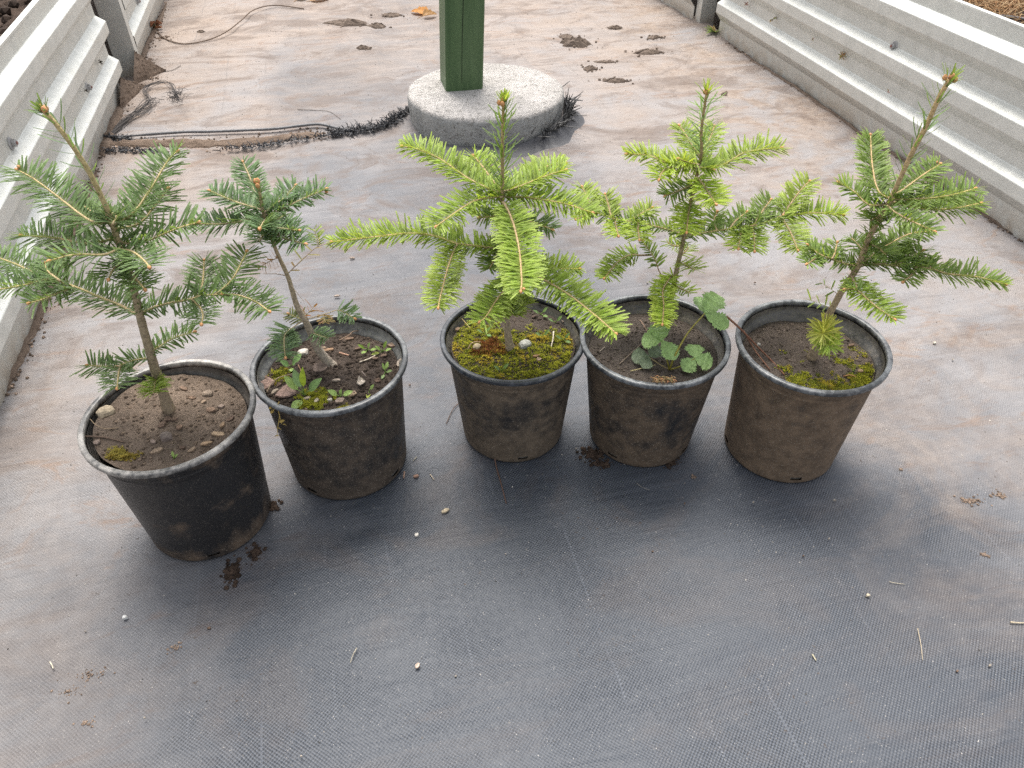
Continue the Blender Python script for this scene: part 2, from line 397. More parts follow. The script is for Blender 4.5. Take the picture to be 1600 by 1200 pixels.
# ------------------------------------------------------------------ corrugated steel walls
def rounded(prof, r=.0018):
    out = [prof[0]]
    for i in range(1, len(prof) - 1):
        a, b, c = (Vector(prof[i - 1]), Vector(prof[i]), Vector(prof[i + 1]))
        d1 = (a - b).normalized(); d2 = (c - b).normalized()
        p, q = b + d1 * r, b + d2 * r
        out += [tuple(p), tuple((p + q + b * 2) / 4), tuple(q)]
    out.append(prof[-1]); return out
def wall_profile():
    pr = [(0, -.03)]; d = .024
    for k in range(3):
        z = .046 + .110 * k
        pr += [(0, z), (d, z + .029), (d, z + .0595), (0, z + .076)]
    pr += [(0, .376)]
    return rounded(pr)
PROF = wall_profile()
def steel_panel(side, n0, w0, w1, mat, label, bolts=(), lean=0.0):
    """side +1: the panel faces +n (left wall), -1: faces -n (right wall)"""
    root = empty('steel_wall_panel', nw(n0, (w0 + w1) / 2, 0), label, 'wall panel', 'corrugated steel bed walls')
    root.rotation_euler.z = WD
    wc = (w0 + w1) / 2
    # the sheet: front and back skins 1.6 mm apart, ends closed, with slight waviness along its length
    m = MB(); th = .0016; K = 40; L = len(PROF)
    vs = []; fs = []
    for j in range(K + 1):
        w = w0 + (w1 - w0) * j / K - wc
        wav = .0015 * math.sin(w * 5.3) + .001 * nz(w * 6, n0, 3)
        for (d, z) in PROF: vs.append((side * (d + wav), w, z))
        for (d, z) in PROF: vs.append((side * (d + wav - th), w, z))
    for j in range(K):
        a = j * 2 * L; b = a + 2 * L
        for i in range(L - 1):
            q = (a + i, b + i, b + i + 1, a + i + 1); r = (a + L + i, a + L + i + 1, b + L + i + 1, b + L + i)
            fs += [q if side > 0 else q[::-1], r if side > 0 else r[::-1]]
        q = (a + L - 1, b + L - 1, b + 2 * L - 1, a + 2 * L - 1); fs.append(q)
    for a in (0, K * 2 * L):
        for i in range(L - 1): fs.append((a + i, a + i + 1, a + L + i + 1, a + L + i))
    m.add(vs, fs)
    def local(mb, name, mt, smooth=True):
        o = mb.build(name, mt, smooth=smooth); o.parent = root; return o
    local(m, 'sheet', mat, smooth=False)
    lip = MB(); lip.box((min(0, -side * .014), w0 - wc, .374), (max(0, -side * .014), w1 - wc, .3785)); local(lip, 'folded_top_edge', mat, smooth=False)
    for (w, z) in bolts:
        b = MB(); d = 0.0
        R = Matrix.Translation((side * (d + .0), w - wc, z)) @ Matrix.Rotation(side * math.pi / 2, 4, 'Y')
        b.rev([(0, .0), (.0125, .0), (.0125, .0016), (.0105, .0032), (.009, .0032), (.0, .0032)], 20, R, col=(.36, .35, .34))
        b.rev([(.0, .003), (.0078, .003), (.0078, .0095), (.0062, .0112), (.0, .0112)], 6, R, col=(.36, .35, .34))
        b.rev([(.0, .0112), (.0035, .0112), (.0032, .0135), (.0, .0138)], 8, R, col=(.25, .12, .10))
        local(b, 'bolt', M['bolt'], smooth=False)
    return root
steel_panel(1, -.622, -.6, 2.53, M['steelL'], 'corrugated galvanised steel panel along the left side of the path, nearest the camera', [(1.592, .243), (2.207, .138)])
steel_panel(1, -.609, 2.765, 4.6, M['steelL'], 'corrugated galvanised steel panel of the left bed beyond the upright steel post', [(3.1, .13)])
steel_panel(-1, 1.458, .2, 2.67, M['steelR'], 'corrugated galvanised steel panel along the right side of the path, nearest the camera', [(1.725, .234)])
steel_panel(-1, 1.440, 2.855, 4.6, M['steelR'], 'corrugated galvanised steel panel of the right bed beyond the upright steel post', [])

def steel_post(n0, n1, w0, w1, label):
    root = empty('steel_post', nw((n0 + n1) / 2, (w0 + w1) / 2, 0), label, 'post', 'steel posts joining the bed walls')
    root.rotation_euler.z = WD
    hn, hw = (n1 - n0) / 2, (w1 - w0) / 2; t = .003
    def part(name, lo, hi):
        m = MB(); m.box(lo, hi); o = m.build(name, M['post_steel'], smooth=False); o.parent = root
    part('web', (-hn, -hw, -.03), (hn, -hw + t, .40))
    part('flange', (-hn, -hw + t, -.03), (-hn + t, hw, .40)); part('flange', (hn - t, -hw + t, -.03), (hn, hw, .40))
    return root
steel_post(-.655, -.585, 2.715, 2.757, 'flat grey steel post at the left wall joint with soil heaped at its foot')
steel_post(1.444, 1.503, 2.805, 2.848, 'flat grey steel post at the joint of the right wall panels beside a small weed')

# ------------------------------------------------------------------ concrete footing and green post
dx, dy, dh, dr = DISC
root = empty('concrete_footing', (dx, dy, 0), 'round pale concrete footing carrying the green post', 'footing')
cm = MB(); prof = [(0, dh)] + [(r, dh) for r in (.05, .10, .15, .19)] + [(dr - .010, dh - .0005), (dr - .003, dh - .004), (dr, dh - .012), (dr - .001, dh * .5), (dr - .004, .02), (dr - .008, -.05)]
cm.rev(prof, 96, Matrix.Translation((dx, dy, 0)), lambda a, z: 1 + .028 * nz(math.cos(a) * 2, math.sin(a) * 2, 4) + .016 * nz(math.cos(a) * 9, math.sin(a) * 9, z * 60))
for i, v in enumerate(cm.v):
    cm.v[i] = (v[0], v[1], v[2] + (.0022 * nz(v[0] * 30, v[1] * 30, 2) if v[2] > .05 else 0))
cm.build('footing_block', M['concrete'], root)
A = Vector((-.187, 2.111, dh)); B = Vector((-.082, 2.136, dh)); U = (B - A).normalized(); V = Vector((-U.y, U.x, 0)); pw = .107
root = empty('wooden_post', A + U * pw / 2 + V * pw / 2, 'square green stained wooden post standing on the concrete footing', 'post')
pm = MB(); H = 2.3; K = 24; vs = []; fs = []; ch = .004
ring = [(ch, 0), (pw - ch, 0), (pw, ch), (pw, pw - ch), (pw - ch, pw), (ch, pw), (0, pw - ch), (0, ch)]
lean = Vector((.05, .0, 1))
for j in range(K + 1):
    z = H * j / K
    for (u, v) in ring:
        q = A + U * (u + .0012 * nz(z * 2, u * 20, 1)) + V * (v + .0012 * nz(z * 2, v * 20, 5)) + lean * z; vs.append(q)
n8 = 8
for j in range(K):
    for i in range(n8): fs.append((j * n8 + i, j * n8 + (i + 1) % n8, (j + 1) * n8 + (i + 1) % n8, (j + 1) * n8 + i))
fs.append(tuple(range(n8))[::-1]); fs.append(tuple(K * n8 + i for i in range(n8)))
pm.add(vs, fs); pm.build('timber', M['green'], root, smooth=False)
ck = MB(); pts = []
for j in range(14):
    z = .022 + j * .05; u = .045 + .006 * nz(z * 4, 1, 1) + .01 * (z / .7)
    pts.append(A + U * u - V * .0002 + lean * z)
ck.tube(pts, [.0011 * (1 - .5 * abs(i / 7 - 1)) for i in range(14)], 5, (.016, .022, .012)); ck.build('drying_crack', M['chip'], root)

# ------------------------------------------------------------------ pots
POT_LABEL = ['black plastic plant pot with pale worn rim and clean dark side, leftmost in the row',
             'black plastic plant pot with dried yellow weed hanging over its rim, second from left',
             'black plastic plant pot with mossy soil, middle one of the five',
             'black plastic plant pot holding the strawberry plant, second from right',
             'brown dusty plastic plant pot with reddish stalk over its rim, rightmost in row']
POTMAT = [m_pot('pot_plastic_one', -.08, 1, (.165, .115, .078)), m_pot('pot_plastic_two', .13, 2, (.112, .083, .060)), m_pot('pot_plastic_three', .15, 3, (.175, .130, .088)),
          m_pot('pot_plastic_four', .13, 4, (.15, .105, .068)), m_pot('pot_plastic_five', .24, 5, (.215, .148, .095))]
RIMMAT = [m_rim('pot_rim_one', .20, (.58, .54, .49), 1), m_rim('pot_rim_two', .14, (.33, .34, .345), 2), m_rim('pot_rim_three', .08, (.16, .18, .21), 3),  # pale tints: worn plastic with specular sheen painted into the colour
          m_rim('pot_rim_four', .14, (.29, .305, .315), 4), m_rim('pot_rim_five', .17, (.37, .378, .38), 5)]
INMAT = [m_rim('pot_inside_%s' % 'abcde'[i], .22, t_, 11 + i) for i, t_ in enumerate([(.16, .14, .12), (.27, .265, .25), (.25, .225, .18), (.22, .19, .155), (.19, .17, .145)])]
def pot_inner(i, z):
    x, y, h, rt, rb, sd_ = POTS[i]; return rb - .002 + (rt - .014 - rb) * z / (h - .022)
def soil_z(i): return POTS[i][2] - POTS[i][5]
for i, (x, y, h, rt, rb, sd_) in enumerate(POTS):
    root = empty('plant_pot', (x, y, 0), POT_LABEL[i], 'plant pot', 'black nursery pots in a row')
    T = Matrix.Translation((x, y, 0)) @ Matrix.Rotation(.7 * i, 4, 'Z')
    warp = lambda a, z, i=i: 1 + (.006 * math.sin(2 * a + i * 1.3) + .003 * math.sin(3 * a + i)) * min(1, z / .12)
    bm_ = MB(); hb = h - .022; ro = rt - .0105
    P = [(0, .004), (rb - .010, .004), (rb - .006, .0), (rb - .002, .0005), (rb, .004)]
    for t in (.03, .065, .08, .2, .35, .5, .65, .8, .9): P.append((rb + (ro - rb) * t, .004 + (hb - .004) * t))
    P += [(ro - .0008, hb - .0075), (ro + .0004, hb - .0062), (ro - .0002, hb - .0045), (ro, hb), (ro + .0035, hb + .0022), (ro + .0042, h - .009)]
    hole = lambda k, j: (j in (5,) and (k % 24) in (4, 5, 6))
    bm_.rev(P, 96, T, warp, skip=hole)
    inner = [(ro + .0022, h - .008), (ro + .0012, hb + .001), (ro - .0035, hb - .001)] + [(rb - .0025 + (ro - rb) * t, .004 + (hb - .004) * t) for t in (.8, .6, .4, .2, .03)]
    bm_.build('body', POTMAT[i], root)
    im = MB(); im.rev(inner, 96, T, warp); im.build('inner_wall', INMAT[i], root)
    rm = MB(); lip = [(ro + .0036, h - .0072), (rt - .0010, h - .0074), (rt - .0002, h - .0066), (rt, h - .0016), (rt - .0008, h - .0005), (rt - .0022, h - .0001), (rt - .0058, h), (rt - .0070, h - .0007), (rt - .0078, h - .0085)]
    rm.rev(lip, 120, T, warp, close=True); rm.build('rim', RIMMAT[i], root)

# ------------------------------------------------------------------ soil in the pots
SOILC = [((.135, .102, .078), (.205, .155, .118)), ((.055, .042, .035), (.098, .075, .06)), ((.055, .043, .036), (.088, .069, .055)), ((.075, .061, .052), (.12, .098, .082)), ((.088, .07, .058), (.14, .11, .088))]
SOIL_LABEL = ['sandy brown soil in the leftmost pot', 'dark crumbly soil in the pot second from left', 'dark soil under the moss in the middle pot',
              'dark fine soil in the pot with the strawberry plant', 'brown soil with a moss fringe in the rightmost pot']
def soil_h(i, px, py):
    x, y = POTS[i][0], POTS[i][1]; d = math.hypot(px - x, py - y)
    z = soil_z(i) + .004 * nz(px * 22, py * 22, i) + .0018 * nz(px * 90, py * 90, i + 3)
    z += [.004, .006, .008, .0, -.004][i] * (1 - d / .1)
    if i == 0: z += .004 * nz(px * 14, py * 14, 8) - .085 * (px - x)
    return z
for i, (x, y, h, rt, rb, sd_) in enumerate(POTS):
    m = MB(); R = pot_inner(i, soil_z(i)) + .0008; NR, NA = 26, 72; vs = [(x, y, soil_h(i, x, y))]; fs = []
    for r in range(1, NR + 1):
        for a in range(NA):
            t = 2 * math.pi * a / NA; px, py = x + R * r / NR * math.cos(t), y + R * r / NR * math.sin(t); vs.append((px, py, soil_h(i, px, py)))
    for a in range(NA): fs.append((0, 1 + a, 1 + (a + 1) % NA))
    for r in range(NR - 1):
        for a in range(NA):
            b = 1 + r * NA; a2 = (a + 1) % NA; fs.append((b + a, b + NA + a, b + NA + a2, b + a2))
    m.add(vs, fs)
    n_cr = [900, 1500, 900, 1100, 900][i]
    for k in range(n_cr):
        t = rnd.random() * 6.283; rr = math.sqrt(rnd.random()) * (R - .003); px, py = x + rr * math.cos(t), y + rr * math.sin(t)
        s = .0006 + .0022 * rnd.random() ** 4
        if i == 1: s *= 1.4
        v = .6 + .8 * rnd.random(); m.lump((px, py, soil_h(i, px, py) + s * .2), s, (v, v * .97, v * .93), (1, 1, .7))
    tag(m.build('potting_soil', m_soil('potting_soil_%s' % ['a', 'b', 'c', 'd', 'e'][i], *SOILC[i], sand=[.5, .2, .2, .15, .25][i]), rel=(x, y, soil_z(i)), smooth=False), SOIL_LABEL[i], 'soil', 'soil in the pots', 'stuff')

# ------------------------------------------------------------------ fir saplings
def needle_block(P, D, Nn, L, W, curve, cols, tipc):
    """vectorised blades: P root, D direction, Nn flat normal, L length, W width, curve bend towards -Nn; 4 stations x 3 verts"""
    k = len(P); D = D / np.linalg.norm(D, axis=1, keepdims=True)
    Sd = np.cross(D, Nn); Sd /= np.linalg.norm(Sd, axis=1, keepdims=True) + 1e-9
    Nn = np.cross(Sd, D)
    st = [0.0, .34, .72, 1.0]; ws = [.55, 1.0, 1.0, .70]
    V = np.zeros((k, 12, 3)); Cc = np.zeros((k, 12, 3))
    for s, (t, wf) in enumerate(zip(st, ws)):
        c = P + D * (L * t)[:, None] - Nn * (curve * L * t * t)[:, None]
        hw = (W * wf * .5)[:, None]
        V[:, s * 3 + 0] = c - Sd * hw + Nn * hw * .28; V[:, s * 3 + 1] = c; V[:, s * 3 + 2] = c + Sd * hw + Nn * hw * .28
        f = t ** 1.5
        Cc[:, s * 3:s * 3 + 3] = (cols * (1 - f * .55) + tipc * f * .55)[:, None, :]
        Cc[:, s * 3 + 1] *= 1.12
        if s == 0: Cc[:, 0:3] = Cc[:, 0:3] * .6 + np.array([.28, .27, .10]) * .4
    fb_ = []
    for s in range(3):
        a = s * 3; fb_ += [(a, a + 1, a + 4, a + 3), (a + 1, a + 2, a + 5, a + 4)]
    F = (np.array(fb_)[None, :, :] + (np.arange(k) * 12)[:, None, None]).reshape(-1, 4)
    return V.reshape(-1, 3), F, Cc.reshape(-1, 3)
def np_mesh(name, V, F, Cc, mat, parent):
    off = np.array(parent_world(parent)); me = bpy.data.meshes.new(name); V = V - off
    me.vertices.add(len(V)); me.vertices.foreach_set('co', V.astype(np.float32).ravel())
    me.loops.add(F.size); me.loops.foreach_set('vertex_index', F.astype(np.int32).ravel())
    me.polygons.add(len(F)); me.polygons.foreach_set('loop_start', np.arange(0, F.size, 4, dtype=np.int32)); me.polygons.foreach_set('loop_total', np.full(len(F), 4, dtype=np.int32))
    me.update(); me.validate()
    at = me.color_attributes.new('col', 'FLOAT_COLOR', 'POINT'); a = np.ones((len(V), 4), dtype=np.float32); a[:, :3] = Cc; at.data.foreach_set('color', a.ravel())
    me.materials.append(mat); me.polygons.foreach_set('use_smooth', [True] * len(F))
    o = bpy.data.objects.new(name, me); COL.objects.link(o); o.parent = parent; tag(o, kind='stuff'); return o
BUD = None
def bud_mesh():
    global BUD
    if BUD is None:
        m = MB(); m.rev([(0, -.1), (.32, 0), (.5, .3), (.46, .62), (.25, .92), (0, 1.05)], 9, col=(.58, .29, .12)); o = m.build('bud', M['bud']); BUD = o.data; bpy.data.objects.remove(o)
    return BUD
def add_bud(parent, p, d, size):
    o = bpy.data.objects.new('bud', bud_mesh()); COL.objects.link(o); o.parent = parent; o.location = Vector(p) - parent_world(parent)
    o.rotation_euler = Vector(d).to_track_quat('Z', 'Y').to_euler(); o.scale = (size, size, size * 1.1); return o
RNG = np.random.default_rng(11)
DENS = 1.6
def needles_on(path, mode, L, dens, cols, width=.0021, t0=0.0, fwd=69, up=18, spread=24, curve=.06, Lvar=.11):
    """path: list of 3D points; returns arrays"""
    P = np.array([tuple(p) for p in path]); seg = np.linalg.norm(np.diff(P, axis=0), axis=1); cum = np.concatenate([[0], np.cumsum(seg)]); tot = cum[-1]
    k = max(4, int(tot * (1 - t0) * dens * DENS)); s = (t0 + (1 - t0) * (np.arange(k) + .5 + RNG.uniform(-.45, .45, k)) / k) * tot; s = np.clip(s, 0, tot)
    idx = np.clip(np.searchsorted(cum, s) - 1, 0, len(seg) - 1); fr = (s - cum[idx]) / np.maximum(seg[idx], 1e-9)
    base = P[idx] + (P[idx + 1] - P[idx]) * fr[:, None]; T = (P[idx + 1] - P[idx]) / np.maximum(seg[idx], 1e-9)[:, None]
    t = s / tot
    upv = np.tile(np.array([0, 0, 1.0]), (k, 1)); 
    Sd = np.cross(T, upv); ln = np.linalg.norm(Sd, axis=1, keepdims=True); Sd = np.where(ln > .15, Sd / np.maximum(ln, 1e-6), np.array([1.0, 0, 0])); Sd -= T * np.sum(Sd * T, axis=1, keepdims=True); Sd /= np.linalg.norm(Sd, axis=1, keepdims=True)
    Up = np.cross(Sd, T)
    if mode == 'comb':
        side = np.where(np.arange(k) % 2 == 0, 1.0, -1.0); phi = np.radians(np.where((np.arange(k) // 2) % 2 == 0, RNG.normal(up - 14, spread * .4, k), RNG.normal(up + 14, spread * .5, k)))
        R = Sd * (side * np.cos(phi))[:, None] + Up * np.sin(phi)[:, None]
        alpha = np.radians(RNG.normal(fwd, 7, k) - 26 * np.clip((t - .75) / .25, 0, 1) ** 1.5)
        flat = Up * np.cos(phi)[:, None] - Sd * (side * np.sin(phi))[:, None]
    else:
        az = np.arange(k) * 2.3999 + RNG.normal(0, .25, k); R = Sd * np.cos(az)[:, None] + Up * np.sin(az)[:, None]
        alpha = np.radians(RNG.normal(fwd, 10, k) - 22 * np.clip((t - .85) / .15, 0, 1)); flat = T - R * .4
    D = T * np.cos(alpha)[:, None] + R * np.sin(alpha)[:, None] + RNG.normal(0, .03, (k, 3))
    len_ = 1.0 * L * (1 + RNG.normal(0, Lvar, k)) * np.clip(.62 + 1.6 * t, 0, 1) * np.clip(1.0 - .45 * np.clip((t - .86) / .14, 0, 1), .4, 1)
    cv = RNG.normal(curve, .05, k); cc = np.array(cols[0])[None, :]; c2 = np.array(cols[1])[None, :]; f = np.clip(RNG.normal(.45, .28, k) + .25 * (t - .5), 0, 1)[:, None]
    col = cc * (1 - f) + c2 * f; col = col * RNG.normal(1, .20, (k, 1)).clip(.5, 1.5)
    return needle_block(base, D, flat, len_, np.full(k, width) * RNG.normal(1, .1, k), cv, col, np.tile(np.array(cols[2])[None, :], (k, 1)))
def tree(label, base_px, soil_i, trunk_px, trad, cols, spec, L=.024, dens=1000, barkc=((.32, .25, .17), (.54, .42, .20)), leader=None, group='young fir trees in pots'):
    zb = soil_z(soil_i); b = gz(base_px[0], base_px[1], zb); b.z = soil_h(soil_i, b.x, b.y) - .006; Y0 = b.y
    root = empty('fir_sapling', b, label, 'fir tree', group)
    tp = [b] + [atY(p[0], p[1], Y0 + (p[2] if len(p) > 2 else 0)) for p in trunk_px]
    path = spline(tp, 6); n = len(path)
    def tcol(t): return tuple(barkc[0][j] * (1 - t) + barkc[1][j] * t for j in range(3))
    m = MB(); rads = []
    for i in range(n):
        t = i / (n - 1); r = trad[1] + (trad[0] - trad[1]) * (1 - t) ** 2.0; r *= 1 + .35 * max(0, 1 - i / 3.0) ; rads.append(r * (1 + .06 * nz(i * .9, soil_i, 1)))
    m.tube(path, rads, 9, rough=.05)
    m.c = [tcol(min(1, max(0, (k // 9) / (n - 1) * 1.25 - .2))) for k in range(len(m.v))]
    tr = m.build('trunk', M['bark'], root)
    arrs = []
    if leader:
        for (t0, t1, mode, LL, dd, kw) in leader:
            i0, i1 = int(t0 * (n - 1)), max(int(t0 * (n - 1)) + 2, int(t1 * (n - 1)) + 1)
            arrs.append(needles_on(path[i0:i1 + 1], mode, LL, dd, kw.pop('cols', cols), **kw))
    def join(arrs, parent):
        off = 0; Vs, Fs, Cs = [], [], []
        for (V, F, C) in arrs: Vs.append(V); Fs.append(F + off); Cs.append(C); off += len(V)
        np_mesh('needles', np.concatenate(Vs), np.concatenate(Fs), np.concatenate(Cs), M['needle'], parent)
    if arrs: join(arrs, tr)
    tipd = (path[-1] - path[-3]).normalized()
    def buds(parent, p, d, size, num):
        for q in range(num):
            off = Vector((0, 0, 0)) if q == 0 else Vector((rnd.uniform(-1, 1), rnd.uniform(-1, 1), rnd.uniform(-1, 1))).cross(d).normalized() * size * .8
            add_bud(parent, Vector(p) + off - (d * size * .3 if q else Vector()), (d + off * (.5 / size)).normalized() if q else d, size * (1 if q == 0 else .85))
    buds(tr, path[-1], tipd, .0065, 3)
    def do(br, dy0):
        pts = br['p']; k = br.get('k', .68); y0 = pts[0][1]; dys = []; p3 = []
        for p in pts:
            d = dy0 + br.get('d0', 0) + k * (y0 - p[1]) / 1200 / .57 + (p[2] if len(p) > 2 else 0)
            dys.append(d); p3.append(atY(p[0], p[1], Y0 + d))
        pth = spline(p3, 7); nn = len(pth); r0 = br.get('r', .0021) * .78
        bm_ = MB(); bm_.tube(pth, [r0 * (1 - .55 * i / (nn - 1)) for i in range(nn)], 6, rough=.10)
        c0, c1 = br.get('bark', (tcol(.35), tcol(1.0))); bm_.c = [tuple(c0[j] * (1 - (q // 6) / nn) + c1[j] * (q // 6) / nn for j in range(3)) for q in range(len(bm_.v))]
        o = bm_.build(br.get('name', 'branch'), M['bark'], root)
        if br.get('dens', dens) > 0:
            cl = br.get('cols', cols)
            join([needles_on(pth, br.get('mode', 'comb'), br.get('L', L), br.get('dens', dens), cl, t0=br.get('t0', .02), **br.get('kw', {}))], o)
        nb = br.get('buds', 1)
        if nb: buds(o, pth[-1], (pth[-1] - pth[-3]).normalized(), br.get('bs', .0042), nb)
        for sb in br.get('subs', []):
            q = sb['p'][0]; j = min(range(len(pts)), key=lambda u: (pts[u][0] - q[0]) ** 2 + (pts[u][1] - q[1]) ** 2)
            do(sb, dys[j])
    for br in spec: do(br, 0.0)
    return root
def Bq(*p, **kw): return dict(p=list(p), **kw)

DK = ((.082, .148, .052), (.150, .238, .084), (.27, .36, .16))
DKB = ((.082, .152, .072), (.148, .240, .110), (.27, .37, .19))
YG = ((.168, .262, .038), (.325, .445, .078), (.50, .60, .17))
YG2 = ((.185, .275, .045), (.345, .445, .082), (.52, .60, .19))
YEL = ((.24, .36, .035), (.40, .52, .070), (.54, .62, .16))
MD = ((.120, .200, .048), (.215, .315, .080), (.36, .45, .15))

tree('dark green fir sapling leaning left with bare long leader, in the leftmost pot', (266, 645), 0,
     [(246, 588), (236, 555), (222, 505), (213, 468), (204, 430), (187, 384), (172, 340), (163, 317), (140, 270), (114, 229), (85, 191), (68, 173)], (.0068, .0022), DK, [
    Bq((174, 345), (143, 346), (87, 305), (52, 279), (28, 266), L=.029, k=.55, buds=2),
    Bq((178, 352), (207, 334), (233, 299), (262, 252), (276, 238), L=.028, k=.6),
    Bq((180, 358), (216, 350), (240, 325), (262, 296), d0=.03, L=.026, k=.6),
    Bq((185, 378), (210, 381), (233, 375), (277, 357), (308, 348), L=.027, k=.3),
    Bq((182, 372), (137, 381), (87, 372), (35, 368), L=.027, d0=.01),
    Bq((187, 388), (163, 398), (117, 398), (80, 407), L=.026, d0=-.02, k=1.2),
    Bq((190, 390), (208, 394), (225, 407), (233, 417), L=.026, d0=-.02, k=1.3),
    Bq((176, 350), (182, 338), (172, 332), (168, 334), L=.024, d0=-.02, k=1.5, buds=3, r=.0016),
    Bq((176, 348), (150, 335), (128, 320), d0=.05, L=.024, k=.9),
    Bq((215, 492), (187, 477), (150, 462), (117, 448), (70, 433), L=.027, k=.55, r=.0026, subs=[
        Bq((72, 434), (44, 422), (18, 410), (-12, 400), L=.026),
        Bq((76, 436), (52, 442), (20, 449), (-14, 454), L=.026, d0=-.01),
        Bq((117, 448), (87, 460), (66, 468), (48, 473), L=.024, k=1.0),
        Bq((95, 440), (76, 425), (70, 412), L=.02, k=.8)]),
    Bq((218, 492), (248, 478), (295, 468), (318, 462), (345, 460), L=.026, k=.5, r=.0024, subs=[
        Bq((308, 465), (315, 451), (318, 428), (319, 408), L=.024, k=.8),
        Bq((335, 461), (350, 450), (366, 432), (385, 394), L=.027, k=.6),
        Bq((345, 460), (373, 462), (400, 472), (420, 486), L=.025, k=1.0),
        Bq((300, 468), (312, 480), (317, 492), (315, 506), L=.022, k=1.1)]),
    Bq((232, 552), (250, 541), (272, 528), (302, 519), L=.020, k=.6, r=.0014),
    Bq((236, 560), (214, 562), (195, 568), (184, 573), L=.019, k=1.0, r=.0016, subs=[
        Bq((184, 573), (165, 573), (138, 571), L=.022, k=1.0), Bq((188, 572), (185, 586), (183, 606), L=.022, k=1.1)]),
    Bq((246, 590), (242, 600), (240, 614), L=.017, k=1.3, dens=1500, cols=YG, buds=0, r=.0012),
    Bq((200, 420), (216, 440), (226, 452), L=.022, k=1.0, d0=-.01),
    Bq((196, 408), (178, 420), (170, 436), L=.022, k=1.0, d0=-.005),
    ], L=.027, dens=850, leader=[(.28, .60, 'radial', .019, 900, dict(fwd=55, curve=.05)), (.60, .97, 'radial', .025, 200, dict(fwd=58, curve=-.18, cols=DKB)), (.95, 1.0, 'radial', .017, 1500, dict(fwd=40, cols=DK))])

tree('short dark fir sapling with bare lower stem, in the second pot from left', (518, 572), 1,
     [(508, 560), (497, 545), (487, 523), (478, 503), (465, 480), (457, 455), (449, 430), (433, 395), (420, 360), (411, 331), (407, 309), (403, 287)], (.0078, .0018), DKB, [
    Bq((411, 331), (402, 312), (391, 279), (380, 254), d0=.015, L=.021, k=.7),
    Bq((411, 331), (405, 327), (367, 315), (329, 299), L=.022, k=.5, buds=3),
    Bq((412, 332), (420, 328), (444, 309), (461, 291), L=.021, k=.7, buds=2),
    Bq((414, 336), (433, 331), (471, 312), (508, 296), L=.022, k=.4, buds=2),
    Bq((413, 338), (388, 344), (350, 350), (306, 350), L=.022, k=.5),
    Bq((416, 343), (412, 347), (406, 357), d0=-.015, L=.022, k=2.4, dens=1500, bs=.005),
    Bq((417, 346), (431, 355), (450, 358), (466, 360), L=.021, k=.9, d0=-.01),
    Bq((421, 358), (439, 370), (460, 377), (476, 381), L=.020, k=1.0, d0=-.01),
    Bq((420, 356), (412, 366), (405, 378), L=.020, k=1.2, buds=0),
    Bq((420, 352), (432, 344), (446, 336), d0=.04, L=.020, k=.8, buds=0),
    Bq((449, 428), (473, 405), (497, 385), (521, 379), dens=90, L=.016, r=.0012, buds=0, bark=((.30, .23, .18), (.40, .30, .22)), cols=((.32, .17, .07), (.30, .32, .10), (.4, .3, .12)), name='dead_twig'),
    Bq((497, 385), (495, 372), (491, 358), dens=420, L=.014, r=.0008, buds=0, d0=.0, cols=YG2, name='dead_twig'),
    Bq((448, 431), (432, 428), (412, 428), dens=0, r=.0009, buds=0, bark=((.32, .25, .2), (.4, .3, .22)), name='dead_twig'),
    Bq((452, 440), (462, 455), (475, 471), dens=0, r=.0008, buds=0, bark=((.35, .27, .2), (.42, .33, .22)), name='dead_twig'),
    Bq((437, 402), (424, 407), (408, 416), dens=500, L=.013, r=.0009, buds=0, mode='radial', cols=((.30, .15, .07), (.38, .22, .10), (.4, .25, .12)), name='dead_twig'),
    Bq((478, 503), (466, 497), (452, 491), L=.015, r=.0012, dens=900, cols=((.07, .13, .05), (.16, .2, .07), (.3, .25, .1))),
    Bq((476, 500), (460, 510), (446, 522), (444, 540), (446, 558), L=.021, k=1.0, r=.0014, t0=.25),
    Bq((478, 499), (496, 494), (513, 489), (530, 485), (553, 497), L=.019, k=.6, r=.0012, t0=.62, dens=900, subs=[Bq((504, 491), (506, 496), (509, 504), L=.012, dens=700, r=.0006, buds=0, cols=((.2, .22, .08), (.35, .2, .1), (.4, .25, .12)))]),
    Bq((486, 520), (498, 524), (511, 528), L=.017, k=1.2, r=.0010, buds=0),
    Bq((474, 495), (482, 488), (492, 478), L=.016, r=.0008, dens=260, buds=0, mode='radial', cols=((.40, .12, .07), (.30, .2, .1), (.4, .2, .1)), name='dead_twig'),
    ], L=.021, dens=1050, leader=[(.70, .86, 'radial', .017, 1000, dict(fwd=60)), (.86, .98, 'radial', .015, 700, dict(fwd=50))], barkc=((.38, .32, .26), (.45, .34, .18)))

